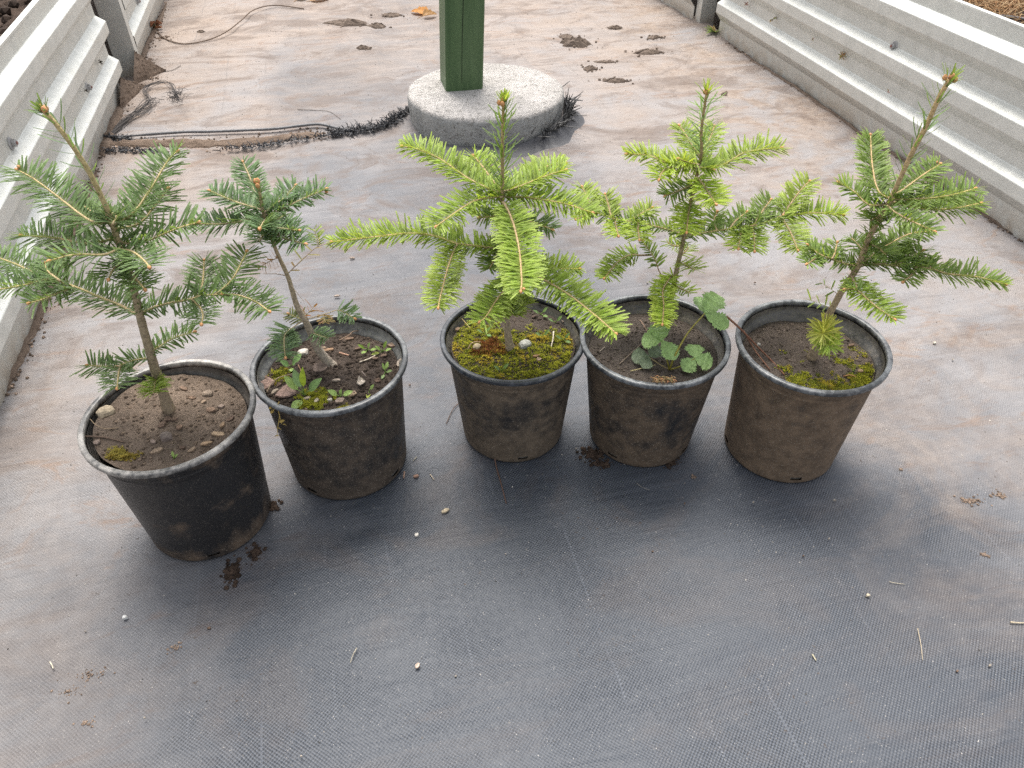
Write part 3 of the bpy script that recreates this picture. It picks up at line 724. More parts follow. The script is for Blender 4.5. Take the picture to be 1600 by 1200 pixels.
tree('bushy yellow green fir sapling with broad drooping branches, in the middle mossy pot', (798, 549), 2,
     [(793, 520), (790, 480), (788, 430), (787, 380), (786, 340), (785, 305), (785, 254), (785, 218), (786, 179), (787, 160)], (.0062, .0017), YG, [
    Bq((785, 303), (766, 296), (730, 278), (688, 249), (652, 233), (630, 229), L=.025, k=.55),
    Bq((785, 300), (769, 281), (752, 258), (740, 244), L=.024, k=.9, d0=.01),
    Bq((786, 300), (808, 293), (838, 281), (862, 272), (882, 266), L=.025, k=.7),
    Bq((786, 298), (815, 285), (850, 262), (882, 255), L=.024, k=.8, d0=.04),
    Bq((786, 308), (802, 308), (826, 309), (880, 318), (924, 332), L=.027, k=.8),
    Bq((786, 308), (775, 308), (742, 314), (712, 332), (683, 353), L=.027, k=.9, d0=-.005),
    Bq((786, 316), (792, 326), (802, 350), (811, 389), (815, 434), (814, 454), L=.029, k=.82, d0=-.015, dens=1350, r=.0026, buds=2),
    Bq((787, 387), (766, 387), (715, 381), (679, 369), (640, 365), (580, 371), (520, 378), L=.026, k=.5, r=.0026, dens=1150, subs=[
        Bq((715, 381), (706, 400), (698, 425), (688, 464), (685, 480), L=.024, k=.9, dens=1200, cols=YG2)]),
    Bq((787, 350), (826, 347), (845, 352), (862, 359), L=.023, k=.8, d0=.02, cols=DK),
    Bq((787, 365), (800, 372), (820, 366), (838, 350), L=.022, k=.8, d0=.03, cols=MD),
    Bq((788, 415), (841, 422), (870, 420), (904, 420), L=.024, k=.6, d0=.01),
    Bq((788, 418), (820, 425), (847, 436), (889, 461), (931, 494), (961, 520), L=.029, k=.85, d0=-.01, dens=1300, r=.0026),
    Bq((789, 432), (790, 449), (775, 470), (760, 494), (751, 502), L=.027, k=.85, d0=-.02, dens=1250),
    Bq((790, 470), (797, 482), (801, 492), L=.022, k=1.7, d0=-.01, dens=2600, cols=YG2, buds=0),
    Bq((790, 462), (806, 470), (820, 478), L=.022, k=1.2, dens=1500, cols=YG2, buds=0),
    Bq((787, 372), (776, 398), (765, 420), L=.022, k=.8, d0=.03, cols=MD, buds=0),
    Bq((788, 400), (805, 412), (818, 420), L=.022, k=.9, d0=.03, cols=DK, buds=0),
    Bq((787, 330), (772, 338), (750, 340), L=.024, k=.6, d0=.04, cols=MD),
    ], L=.026, dens=1150, leader=[(.30, .60, 'radial', .020, 700, dict(fwd=60)), (.58, .97, 'radial', .025, 520, dict(fwd=62, curve=-.22, cols=((.09, .18, .03), (.17, .28, .06), (.30, .38, .14)))), (.96, 1.0, 'radial', .018, 3200, dict(fwd=30, t0=.3))], barkc=((.36, .29, .21), (.52, .36, .17)))

tree('pale yellowish fir sapling with long side branches, behind the strawberry plant', (1041, 507), 3,
     [(1045, 485), (1050, 459), (1059, 414), (1068, 375), (1080, 312), (1095, 246), (1096, 204), (1102, 159), (1104, 147)], (.0058, .0016), YG2, [
    Bq((1092, 256), (1044, 255), (1014, 243), (981, 241), L=.023, k=.6),
    Bq((1090, 262), (1052, 262), (1036, 268), (1030, 280), L=.022, k=.9, d0=-.01, cols=YEL),
    Bq((1092, 258), (1076, 254), (1062, 249), L=.021, k=-.2, d0=-.06, dens=1500),
    Bq((1094, 246), (1080, 225), (1068, 205), (1062, 197), L=.022, k=.9, d0=.02),
    Bq((1094, 246), (1106, 225), (1116, 198), L=.021, k=.9, d0=.02),
    Bq((1093, 258), (1128, 258), (1161, 240), (1190, 234), (1219, 231), L=.025, k=.6),
    Bq((1092, 262), (1104, 263), (1113, 265), L=.022, k=1.0, d0=-.03, dens=2000, cols=YG),
    Bq((1088, 276), (1098, 288), (1108, 303), (1118, 318), L=.024, k=.85, d0=-.02, cols=YEL, dens=1350),
    Bq((1086, 288), (1062, 298), (1041, 306), L=.021, k=.5, d0=.0, cols=MD),
    Bq((1080, 318), (1076, 332), (1073, 362), L=.024, k=.85, d0=-.01, cols=YEL, dens=1300),
    Bq((1068, 372), (1056, 363), (1011, 351), (960, 342), (921, 328), L=.020, k=.4, r=.0023, dens=850, cols=MD, subs=[
        Bq((960, 342), (962, 352), (966, 368), L=.021, k=1.1, cols=YEL), Bq((998, 348), (997, 358), (999, 374), L=.021, k=1.1, cols=YEL),
        Bq((955, 340), (951, 322), (946, 305), L=.021, k=.8), Bq((925, 330), (918, 310), (910, 293), L=.022, k=.8), Bq((985, 346), (1000, 335), (1018, 325), L=.020, k=.8),
        Bq((935, 333), (916, 336), (902, 342), L=.020, k=.8, cols=YEL)]),
    Bq((1070, 370), (1083, 367), (1125, 360), (1185, 351), (1222, 337), L=.020, k=.4, r=.0024, dens=850, cols=MD, subs=[
        Bq((1222, 337), (1238, 315), (1252, 296), (1264, 284), L=.024, k=.6), Bq((1222, 337), (1245, 335), (1280, 333), (1316, 336), L=.026, k=.6, cols=YG),
        Bq((1220, 338), (1232, 358), (1240, 375), (1246, 390), L=.026, k=.9), Bq((1160, 355), (1157, 368), (1154, 388), L=.021, k=1.0, cols=YEL), Bq((1176, 353), (1178, 370), (1179, 392), L=.021, k=1.0, cols=YG),
        Bq((1178, 352), (1190, 332), (1204, 313), L=.022, k=.7, cols=MD), Bq((1140, 358), (1150, 345), (1166, 332), L=.02, k=.7, cols=MD), Bq((1120, 361), (1116, 345), (1120, 332), L=.018, k=.6, cols=MD)]),
    Bq((1054, 440), (1033, 429), (1023, 405), (1005, 378), L=.016, k=.3, r=.0016, t0=.45, dens=700, cols=MD, subs=[
        Bq((1019, 398), (1000, 399), (984, 399), (965, 410), (945, 434), L=.021, k=.9, t0=.2, cols=YG)]),
    Bq((1054, 436), (1050, 432), (1036, 453), (1037, 477), (1035, 506), L=.020, k=.95, d0=-.01, cols=YEL, dens=1400),
    Bq((1060, 410), (1074, 416), (1086, 422), L=.021, k=2.2, d0=.0, dens=900, buds=0),
    Bq((1052, 446), (1066, 452), (1078, 458), L=.017, k=1.2, dens=800, buds=0), Bq((1062, 400), (1070, 394), (1076, 386), L=.018, k=.8, dens=700, buds=0, d0=.01),
    Bq((1066, 384), (1052, 384), (1042, 378), L=.018, k=.6, dens=600, buds=0, d0=.02),
    ], L=.023, dens=1100, leader=[(.42, .66, 'radial', .018, 900, dict(fwd=62)), (.64, .98, 'radial', .027, 520, dict(fwd=70, curve=-.05, cols=((.10, .20, .04), (.19, .30, .07), (.32, .42, .16)))), (.96, 1.0, 'radial', .019, 3800, dict(fwd=32, t0=.2))], barkc=((.30, .245, .18), (.46, .31, .16)))

tree('mid green fir sapling with thick leader leaning right, in the rightmost pot', (1269, 557), 4,
     [(1282, 520), (1292, 498), (1303, 477), (1320, 447), (1340, 417), (1360, 367), (1387, 320), (1397, 300), (1423, 243), (1447, 197), (1467, 153), (1484, 124)], (.0062, .0026), MD, [
    Bq((1392, 312), (1372, 298), (1363, 260), (1360, 212), L=.022, k=.75, dens=1300),
    Bq((1388, 320), (1357, 320), (1335, 300), (1312, 286), L=.021, k=.5),
    Bq((1396, 304), (1410, 297), (1443, 273), (1468, 257), L=.021, k=.7, buds=2),
    Bq((1392, 312), (1402, 312), (1453, 310), (1490, 304), (1522, 295), L=.025, k=.4, buds=3),
    Bq((1392, 315), (1430, 325), (1480, 327), (1531, 318), d0=.03, L=.023, k=.4, cols=MD),
    Bq((1386, 322), (1400, 333), (1427, 347), (1458, 361), L=.023, k=.9, d0=-.01),
    Bq((1382, 328), (1372, 338), (1360, 345), L=.020, k=.8, d0=.02, cols=MD, buds=0),
    Bq((1345, 410), (1353, 407), (1380, 387), (1420, 366), (1450, 362), L=.022, k=.6, cols=MD),
    Bq((1342, 413), (1372, 413), (1400, 415), (1453, 420), (1480, 428), (1527, 433), (1569, 444), L=.023, k=.7, r=.0024, subs=[
        Bq((1400, 415), (1420, 404), (1442, 392), L=.021, k=.7), Bq((1398, 415), (1401, 398), (1403, 382), L=.021, k=.7, cols=MD), Bq((1430, 418), (1424, 430), (1412, 440), L=.02, k=.9),
        Bq((1455, 421), (1450, 412), (1448, 405), L=.018, k=.7)]),
    Bq((1340, 417), (1313, 410), (1280, 397), (1263, 384), L=.021, k=.5, dens=1100, subs=[Bq((1300, 405), (1304, 396), (1308, 380), L=.018, k=.7, dens=700, cols=MD), Bq((1285, 399), (1275, 404), (1262, 412), L=.02, k=.9)]),
    Bq((1330, 432), (1338, 448), (1347, 460), (1370, 480), (1396, 498), L=.023, k=.9, d0=-.01, cols=YG, subs=[Bq((1345, 458), (1334, 452), (1322, 452), L=.017, k=.8, dens=700)]),
    Bq((1288, 505), (1288, 512), (1286, 522), L=.023, k=2.5, dens=1000, mode='radial', cols=((.30, .34, .05), (.46, .48, .10), (.55, .55, .22)), buds=0, r=.001, kw=dict(width=.0016)),
    Bq((1284, 516), (1290, 528), (1296, 540), L=.020, k=1.8, dens=1300, mode='radial', cols=YG, buds=0, r=.001),
    Bq((1312, 462), (1296, 450), (1280, 440), L=.016, k=.5, dens=130, cols=MD, buds=0, r=.0006),
    Bq((1300, 482), (1280, 474), (1262, 468), L=.018, k=.5, dens=160, cols=YG2, buds=0, r=.0006),
    Bq((1350, 395), (1338, 380), (1330, 372), L=.018, k=.8, dens=900, buds=0, d0=.01), Bq((1356, 380), (1372, 388), (1384, 398), L=.02, k=.9, buds=0, cols=MD),
    ], L=.023, dens=1100, leader=[(.38, .64, 'radial', .018, 950, dict(fwd=55)), (.64, .97, 'radial', .025, 270, dict(fwd=55, curve=-.18, cols=DK)), (.95, 1.0, 'radial', .020, 1000, dict(fwd=34, t0=.1))], barkc=((.35, .27, .185), (.58, .40, .20)))

# ------------------------------------------------------------------ small things: builders
def slab(mb, c, ln, wd, th, ang, col, tilt=(0, 0), sides=8, curl=0.0):
    """an irregular thin flake lying at c"""
    Rm = Matrix.Rotation(ang, 4, 'Z') @ Matrix.Rotation(tilt[0], 4, 'X') @ Matrix.Rotation(tilt[1], 4, 'Y'); top = []; bot = []
    for k in range(sides):
        a = 2 * math.pi * (k + rnd.uniform(-.25, .25)) / sides; j = rnd.uniform(.75, 1.1)
        x, y = math.cos(a) * ln * .5 * j, math.sin(a) * wd * .5 * j; z = curl * (y / wd * 2) ** 2 * wd + rnd.uniform(-.1, .1) * th
        top.append(Vector((x * .94, y * .94, z + th * .5))); bot.append(Vector((x, y, z - th * .5)))
    ct = Vector((0, 0, th * .55)); vs = [Vector(c) + (Rm @ p) for p in top + bot + [ct]]
    fs = [(k, (k + 1) % sides, 2 * sides) for k in range(sides)] + [(sides + k, sides + (k + 1) % sides, (k + 1) % sides, k) for k in range(sides)] + [tuple(sides + k for k in range(sides))[::-1]]
    mb.add(vs, fs, col)
def stone(mb, c, size, col, ang=0.0, seed=0):
    """an angular pebble: once-subdivided icosahedron with noise"""
    vs = list(OCTA); fs = []; cache = {}
    def mid(a, b):
        k = (min(a, b), max(a, b))
        if k not in cache: cache[k] = len(vs); vs.append(((vs[a] + vs[b]) / 2).normalized())
        return cache[k]
    for (a, b, d) in OCTF:
        x, y, z = mid(a, b), mid(b, d), mid(d, a); fs += [(a, x, z), (b, y, x), (d, z, y), (x, y, z)]
    Rm = Matrix.Rotation(ang, 3, 'Z'); out = []
    for p in vs:
        q = p * (1 + .28 * nz(p.x * 1.3 + seed, p.y * 1.3, p.z * 1.3)); q = Vector((max(-.82, min(.82, q.x)) * size[0], max(-.85, min(.8, q.y)) * size[1], max(-.8, min(.7, q.z)) * size[2]))
        out.append(Vector(c) + Rm @ q)
    mb.add(out, fs, col)
def one(mb, name, mat, at, label, cat, group=None, smooth=False):
    return tag(mb.build(name, mat, rel=at, smooth=smooth), label, cat, group)
def on_soil(i, px, py, up=0.0):
    p = gz(px, py, soil_z(i)); 
    for _ in range(3): p = gz(px, py, soil_h(i, p.x, p.y) + up)
    return p
def on_floor(px, py, up=0.0):
    p = gz(px, py, 0); n, w = to_nw(p); p.z = max(fabric_h(n, w), -.004) + up; return p
def blade_leaf(mb, base, d, up, ln, wd, col, bend=.25, fold=.25, teeth=0, st=9, profile=None, tip=None):
    d = Vector(d).normalized(); up = Vector(up); sd_ = d.cross(up).normalized(); nn = sd_.cross(d).normalized(); vs = []; fs = []; cs = []
    for i in range(st):
        t = i / (st - 1); c = Vector(base) + d * (ln * t) - nn * (bend * ln * t * t)
        h = profile(t) if profile else (math.sin(math.pi * min(1, t ** .8)) ** .75 if 0 < t < 1 else .06)
        if teeth and i % 2 == 1 and t > .3: h *= .78
        h = h * wd * .5
        for f in (-1, -.55, 0, .55, 1):
            pl = .04 * wd * math.sin(t * 22) * abs(f) if teeth else 0
            vs.append(c + sd_ * (h * f) + nn * (abs(f) * h * fold + pl)); cs.append(tuple(col[j] * (1.1 if f == 0 else .92 + .08 * abs(f)) for j in range(3)))
    for i in range(st - 1):
        for k in range(4): a = i * 5 + k; fs.append((a, a + 1, a + 6, a + 5))
    b = len(mb.v); mb.v.extend(tuple(v) for v in vs); mb.f.extend(tuple(x + b for x in f) for f in fs); mb.c.extend(cs)
def strand(mb, pts, r, col, per=5, seg=4):
    p = spline(pts, per); mb.tube(p, [r * (1 - .4 * i / len(p)) for i in range(len(p))], seg, col)

# ------------------------------------------------------------------ moss
def moss(name, i, label, inside, count, cols, hgt=.0030):
    x, y = POTS[i][:2]; R = pot_inner(i, soil_z(i)) - .002; V = []; F = []; Cc = []; k = 0; tries = 0
    while k < count and tries < count * 30:
        tries += 1
        t = rnd.random() * 6.283; rr = math.sqrt(rnd.random()) * R; px, py = x + rr * math.cos(t), y + rr * math.sin(t)
        w = inside(px - x, py - y) + .55 * nz(px * 55, py * 55, i + 9)
        if w < rnd.random() * .5: continue
        k += 1; z = soil_h(i, px, py) + max(0, nz(px * 90, py * 90, 5)) * .004; h = hgt * rnd.uniform(.6, 1.4); ci = min(len(cols) - 1, max(0, int((nz(px * 40, py * 40, 2) * .9 + .5 + rnd.uniform(-.2, .2)) * len(cols))))
        c = cols[ci]; v = rnd.uniform(.7, 1.3)
        for b in range(6):
            a = b * 1.047 + rnd.random(); ca, sa = math.cos(a), math.sin(a); q = len(V); l = h * rnd.uniform(.5, .9)
            V += [(px - sa * .0006, py + ca * .0006, z - .0005), (px + sa * .0006, py - ca * .0006, z - .0005), (px + ca * l, py + sa * l, z + h * rnd.uniform(.35, .8))]; F.append((q, q + 1, q + 2)); Cc += [tuple(u * v * .7 for u in c), tuple(u * v * .7 for u in c), tuple(u * v * 1.15 for u in c)]
    m = MB(); m.v = V; m.f = F; m.c = Cc
    return tag(m.build(name, M['moss'], rel=(x, y, soil_z(i)), smooth=False), label, 'moss', None, 'stuff')
MG = [(.29, .30, .028), (.42, .41, .04), (.19, .21, .025), (.48, .38, .045)]
def m3(dx_, dy_):
    v = .62
    if dy_ > .012 and dx_ > -.02: v -= (dy_ - .012) * 26 - max(0, dx_ - .045) * 8
    if dy_ > .045: v -= .5
    return v
moss('moss', 2, 'thick green moss carpeting the soil of the middle pot', m3, 4200, MG)
moss('moss', 2, 'rust brown moss patch left of the stem in the middle pot', lambda a, b: .55 - ((a + .038) ** 2 / .028 ** 2 + (b + .012) ** 2 / .022 ** 2) * .55, 900, [(.22, .075, .02), (.15, .06, .02), (.28, .12, .03)], .0042)
moss('moss', 4, 'yellow green moss along the front of the rightmost pot', lambda a, b: (-.15 + max(0, -b - .01) * 9 + max(0, a - .02) * 4 + (.0 if b < .03 else -.6)) if a > -.055 else -1, 2600, MG)
def m2(a, b):
    return max(.5 - ((a + .012) ** 2 + (b + .055) ** 2) / .030 ** 2 * .6, .45 - ((a + .075) ** 2 + (b + .005) ** 2) / .022 ** 2 * .6, .3 - ((a - .03) ** 2 + (b + .078) ** 2) / .022 ** 2 * .6)
moss('moss', 1, 'patchy green moss among bark in the second pot from left', m2, 1500, MG)
moss('moss', 0, 'dry yellowish moss patch by the front rim of the leftmost pot', lambda a, b: .5 - ((a + .043) ** 2 / .027 ** 2 + (b + .062) ** 2 / .013 ** 2) * .55, 520, [(.30, .23, .04), (.24, .17, .03), (.34, .28, .06)])

# ------------------------------------------------------------------ stones, chips and sticks on the soil
def pebble(i, px, py, size, col, label, ang=0.0, group=None):
    p = on_soil(i, px, py); p.z += size[2] * .25; m = MB(); stone(m, p, size, col, ang, px * .01); return one(m, 'pebble', M['stone'], p, label, 'stone', group)
pebble(0, 166, 646, (.0125, .0095, .008), (.42, .34, .24), 'beige angular stone on the left side of the leftmost pot', .7)
pebble(0, 260, 684, (.0085, .0075, .007), (.22, .175, .15), 'squarish grey brown lump below the stem in the leftmost pot', .4)
pebble(0, 325, 616, (.008, .006, .005), (.24, .185, .14), 'small brown stone at the right of the leftmost pot', .2)
pebble(2, 820, 540, (.0105, .0085, .0075), (.36, .36, .32), 'grey stone in the moss right of the stem, middle pot', .5)
pebble(2, 745, 544, (.007, .0065, .0065), (.32, .26, .17), 'small tan stone in the moss left of the stem, middle pot', 1.2)
pebble(4, 1185, 539, (.0035, .0035, .003), (.40, .38, .34), 'tiny grey pebble beside the reddish stalk, rightmost pot')
pebble(1, 474, 552, (.009, .007, .006), (.55, .50, .44), 'whitish chunk behind the stem in the second pot from left', .3)
def chips(i, items, label, group):
    for (px, py, ln, wd, ang, col) in items:
        p = on_soil(i, px, py, .0012); m = MB(); slab(m, p, ln, wd, rnd.uniform(.0018, .003), ang, col, (rnd.uniform(-.2, .2), rnd.uniform(-.2, .2)), curl=rnd.uniform(-.1, .25)); one(m, 'bark_chip', M['chip'], p, label, 'bark chip', group)
BR = [(.20, .135, .095), (.30, .22, .155), (.14, .095, .07), (.25, .19, .155)]
it = [(341, 678, .022, .008, .1, (.40, .29, .19)), (322, 693, .016, .008, .5, (.36, .25, .16)), (348, 664, .011, .006, 1.4, (.32, .22, .14)), (287, 607, .014, .007, -.3, BR[0]), (245, 704, .017, .008, .5, BR[1]), (253, 664, .014, .010, 1.2, BR[2]),
      (151, 691, .010, .008, .3, BR[3]), (300, 703, .012, .006, 1.0, BR[1]), (330, 640, .016, .009, -.2, BR[0]), (345, 635, .010, .008, .8, BR[3]), (272, 655, .009, .007, .3, BR[2]), (280, 668, .010, .008, 1.3, BR[0]), (262, 655, .010, .009, .1, BR[2]),
      (240, 690, .010, .006, -.6, BR[3]), (360, 655, .012, .007, .9, BR[2]), (300, 622, .011, .006, .2, BR[0]), (318, 628, .009, .006, .9, BR[1]), (285, 700, .008, .005, .4, BR[2])]
chips(0, it, 'small brown bark chip scattered on the sandy soil of the leftmost pot', 'bark chips in the leftmost pot')
def chip1(i, px, py, ln, wd, ang, col, label, tilt=(0, 0), th=.0025, curl=.1):
    p = on_soil(i, px, py, .002); m = MB(); slab(m, p, ln, wd, th, ang, col, tilt, 9, curl); one(m, 'bark_chip', M['chip'], p, label, 'bark chip')
PK = (.30, .205, .17)
chip1(1, 447, 613, .030, .026, .3, PK, 'broad pinkish bark flake by the front left rim, second pot from left')
chip1(1, 418, 600, .026, .020, 1.0, PK, 'pinkish bark flake against the left rim, second pot from left', (.1, -.2))
chip1(1, 500, 575, .024, .020, .2, (.20, .15, .125), 'dark square bark flake left of the stem foot, second pot from left', (.25, .1))
chip1(1, 617, 541, .026, .010, .05, (.24, .17, .125), 'thick brown bark piece by the right rim, second pot from left', th=.006)
chip1(1, 564, 598, .017, .013, 1.1, (.50, .43, .36), 'pale curled dry leaf scrap on dark soil, second pot from left', (.3, .3), .0016, .5)
chip1(1, 625, 566, .016, .008, 1.0, (.46, .38, .31), 'pale bark splinter touching the right rim, second pot from left', (.1, -.4))
chip1(1, 526, 594, .013, .005, .05, (.46, .37, .30), 'thin pale bark sliver in the middle of the second pot from left')
chips(1, [(411, 590, .014, .010, .4, BR[0]), (430, 612, .013, .006, .9, (.44, .36, .28)), (513, 547, .020, .007, .2, (.30, .19, .12)), (531, 626, .015, .011, .4, BR[3]), (551, 616, .016, .010, .7, BR[1]), (436, 601, .010, .008, 1.2, BR[2]), (480, 622, .011, .006, .3, (.42, .34, .26)),
          (515, 625, .008, .006, .2, (.50, .46, .38)), (585, 560, .014, .006, -.2, BR[2]), (560, 545, .013, .006, .4, BR[2]), (545, 530, .016, .006, .3, BR[0]), (600, 556, .012, .007, .2, BR[2]), (590, 595, .012, .008, -.3, BR[2]), (455, 604, .012, .007, .1, BR[0]), (505, 545, .011, .006, .6, BR[1]), (570, 520, .014, .005, .2, BR[0]), (476, 640, .008, .006, .2, BR[1]), (495, 626, .009, .006, .8, (.46, .40, .30))],
      'small bark chip scattered on the dark soil of the second pot from left', 'bark chips in the second pot')
chip1(3, 1012, 481, .013, .008, .2, (.16, .12, .10), 'dark bark flake near the back rim of the strawberry pot')
chips(4, [(1345, 580, .010, .008, .2, (.30, .20, .12)), (1330, 540, .011, .005, .3, BR[0]), (1352, 525, .012, .005, -.6, BR[3]), (1362, 545, .010, .004, -.7, BR[1])], 'small reddish bark chip near the right rim of the rightmost pot', 'bark chips in the rightmost pot')
chips(2, [(838, 556, .014, .005, .4, (.30, .18, .10)), (842, 562, .009, .007, .8, (.36, .26, .18)), (725, 495, .016, .006, .8, BR[2]), (715, 515, .014, .006, 1.2, BR[0]), (882, 500, .014, .006, .7, BR[3]), (848, 480, .012, .008, .2, (.10, .07, .055)), (835, 495, .010, .008, .6, (.10, .07, .055))], 'small bark chip in the moss of the middle pot', 'bark chips in the middle pot')

def stick(i, pts, r, col, label, name='stick', cat='stick', up=.0015, mat='fibre', group=None):
    P = [on_soil(i, p[0], p[1], up + (p[2] if len(p) > 2 else 0)) for p in pts]; m = MB(); strand(m, P, r, col, 6, 5); return one(m, name, M[mat], P[0], label, cat, group, True)
stick(0, [(132, 682), (160, 683), (195, 691)], .0012, (.16, .11, .08), 'thin dark root lying left of the stem in the leftmost pot')
stick(0, [(141, 655), (150, 664, .003), (165, 670), (185, 668)], .0006, (.34, .25, .16), 'fine dry root curling below the beige stone')
stick(2, [(865, 518, .004), (864, 530, .003), (861, 543)], .0013, (.62, .54, .44), 'white dry stick upright in the moss, middle pot')
stick(2, [(719, 495, .006), (728, 505, .004), (738, 517)], .0008, (.46, .36, .16), 'thin straw at the left of the middle pot')
stick(2, [(731, 546), (736, 537, .006), (744, 534, .005), (752, 535)], .0008, (.40, .27, .18), 'thin brown stem arching over the small tan stone')
stick(2, [(700, 510), (712, 497, .004), (730, 488)], .0011, (.20, .12, .09), 'dark red brown twig at the left rim of the middle pot')
stick(3, [(968, 569), (985, 553, .002), (1006, 534)], .0012, (.22, .17, .13), 'straight brown twig left of the strawberry leaves')
stick(3, [(1000, 500), (1006, 508, .004), (1011, 518)], .0006, (.42, .28, .20), 'pale dry needle on the soil behind the strawberry plant')
stick(3, [(937, 549), (945, 542)], .0006, (.50, .42, .33), 'pale short needle at the left of the strawberry pot')
stick(3, [(985, 580), (1005, 575, .004), (1025, 570, .006)], .0008, (.42, .36, .18), 'thin dry runner at the foot of the strawberry plant')
stick(1, [(562, 566), (578, 560, .001), (592, 552)], .0012, (.58, .50, .40), 'pale straight straw right of the stem, second pot from left')
stick(1, [(530, 551), (540, 554), (550, 556)], .0015, (.40, .24, .17), 'short reddish stick right of the stem, second pot from left')
stick(1, [(417, 613), (424, 600, .006), (436, 590, .008), (458, 584, .004)], .0010, (.34, .26, .18), 'curved brown twig over the bark at the left, second pot from left')
stick(1, [(565, 580, .005), (572, 588)], .0009, (.42, .33, .28), 'tiny dry twig standing above the pale leaf scrap')
stick(1, [(530, 532), (545, 524, .004), (552, 518, .004), (570, 516)], .0010, (.26, .18, .13), 'forked dark twig at the back of the second pot from left')
stick(1, [(466, 570, .010), (470, 580, .004), (469, 588)], .0009, (.42, .25, .16), 'reddish bent stalk behind the weed, second pot from left')
# stalk over the rim of the rightmost pot
m = MB(); x5, y5, h5, rt5 = POTS[4][:4]
P = [gz(1135, 494, h5 + .012), gz(1158, 515, h5 + .003), gz(1182, 540, h5 - .018), gz(1205, 563, h5 - .028), on_soil(4, 1226, 586, .002)]
strand(m, P, .0016, (.20, .095, .06), 8, 6); strand(m, [P[1] + Vector((.004, 0, -.002)), gz(1178, 545, h5 - .020), on_soil(4, 1203, 578, .002)], .0012, (.22, .11, .07), 6, 5)
one(m, 'dry_stalk', M['fibre'], P[0], 'long reddish forked stalk leaning over the left rim of the rightmost pot', 'stalk', smooth=True)
stick(4, [(1318, 588), (1328, 586, .003), (1338, 589)], .0009, (.50, .26, .12), 'orange curled needle near the front rim, rightmost pot')
stick(4, [(1328, 517, .004), (1345, 527, .003), (1362, 540)], .0007, (.40, .26, .20), 'fine reddish needle along the right rim, rightmost pot')
# dry weed hanging over the rim of the second pot
m = MB(); x2, y2, h2, rt2 = POTS[1][:4]
def on_side(px, py, z): return gz(px, py, z)
YD = (.50, .36, .11); pts = [on_side(436, 628, h2 + .003), on_side(434, 636, h2 - .006), on_side(437, 650, h2 - .02), on_side(440, 662, h2 - .03)]
strand(m, pts, .0008, YD); strand(m, [pts[0], on_side(428, 640, h2 - .008), on_side(424, 646, h2 - .015)], .0007, YD); strand(m, [pts[2], on_side(434, 668, h2 - .035), on_side(433, 682, h2 - .05)], .0006, YD)
for (px, py, dz, sz) in [(425, 643, .012, .009), (440, 658, .026, .008), (436, 670, .036, .008), (433, 681, .049, .007), (423, 637, .008, .006), (445, 664, .030, .006)]:
    slab(m, on_side(px, py, h2 - dz), sz, sz * .6, .0008, rnd.random() * 3, YD, (1.0, .3), 7, .3)
one(m, 'dried_weed', M['fibre'], pts[0], 'withered yellow weed hanging over the rim of the second pot from left', 'weed')

# ------------------------------------------------------------------ weeds
def weed(name, i, root_px, leaves, label, stemc=(.22, .34, .08), r=.0008):
    b = on_soil(i, *root_px); root = empty(name, b, label, 'weed')
    for (px, py, up, ln, wd, c, face) in leaves:
        tip = on_soil(i, px, py, up); d = tip - b; st_ = b + d * .45
        m = MB(); strand(m, [b, b + d * .2 + Vector((0, 0, up * .15)), st_], r, stemc); m.build('stem', M['leaf'], root)
        lf = MB(); dd = (tip - st_); blade_leaf(lf, st_, dd, (0, -.4, 1), max(ln, dd.length), wd, c, .15, .18); lf.build('leaf', M['leaf'], root)
    return root
LG = (.34, .48, .14)
weed('weed_seedling', 1, (476, 620), [(462, 586, .030, .026, .012, (.29, .43, .17), 0), (472, 584, .036, .028, .009, (.44, .55, .05), 0), (452, 595, .018, .026, .012, LG, 0), (492, 600, .020, .026, .013, (.22, .35, .12), 0), (463, 632, .004, .024, .013, LG, 0)], 'leafy pale green weed in front of the stem, second pot from left')
weed('weed_seedling', 1, (531, 620), [(521, 614, .006, .014, .008, LG, 0), (543, 614, .006, .014, .008, LG, 0), (532, 612, .009, .009, .005, LG, 0)], 'two leaved seedling by the front rim, second pot from left')
weed('weed_seedling', 1, (455, 574), [(446, 568, .010, .015, .009, (.22, .36, .13), 0), (460, 565, .012, .015, .009, (.22, .36, .13), 0), (466, 557, .012, .016, .010, (.20, .33, .10), 0), (455, 578, .004, .010, .007, LG, 0)], 'small round leaved seedling under the low left fir twig, second pot from left')
weed('weed_seedling', 1, (574, 548), [(563, 540, .012, .012, .005, (.24, .36, .06), 0), (576, 538, .014, .012, .005, LG, 0), (585, 545, .010, .012, .005, LG, 0), (568, 550, .006, .012, .006, LG, 0)], 'tiny forked seedling on bare soil right of the stem, second pot from left')
weed('weed_seedling', 1, (598, 550), [(590, 543, .010, .011, .005, LG, 0), (602, 536, .014, .012, .005, (.24, .36, .06), 0), (608, 545, .010, .012, .005, LG, 0), (586, 552, .004, .013, .005, (.30, .36, .06), 0)], 'tiny seedling beside the brown bark piece, second pot from left')
weed('weed_seedling', 1, (602, 582), [(605, 568, .010, .010, .005, LG, 0), (599, 572, .010, .010, .004, LG, 0), (607, 580, .006, .012, .005, (.26, .36, .14), 0), (597, 590, .003, .010, .005, (.26, .36, .14), 0)], 'thin seedling by the right rim, second pot from left')
weed('weed_seedling', 1, (577, 612), [(582, 603, .010, .009, .005, LG, 0), (575, 618, .002, .010, .006, (.36, .42, .05), 0)], 'small seedling below the pale leaf scrap, second pot from left')
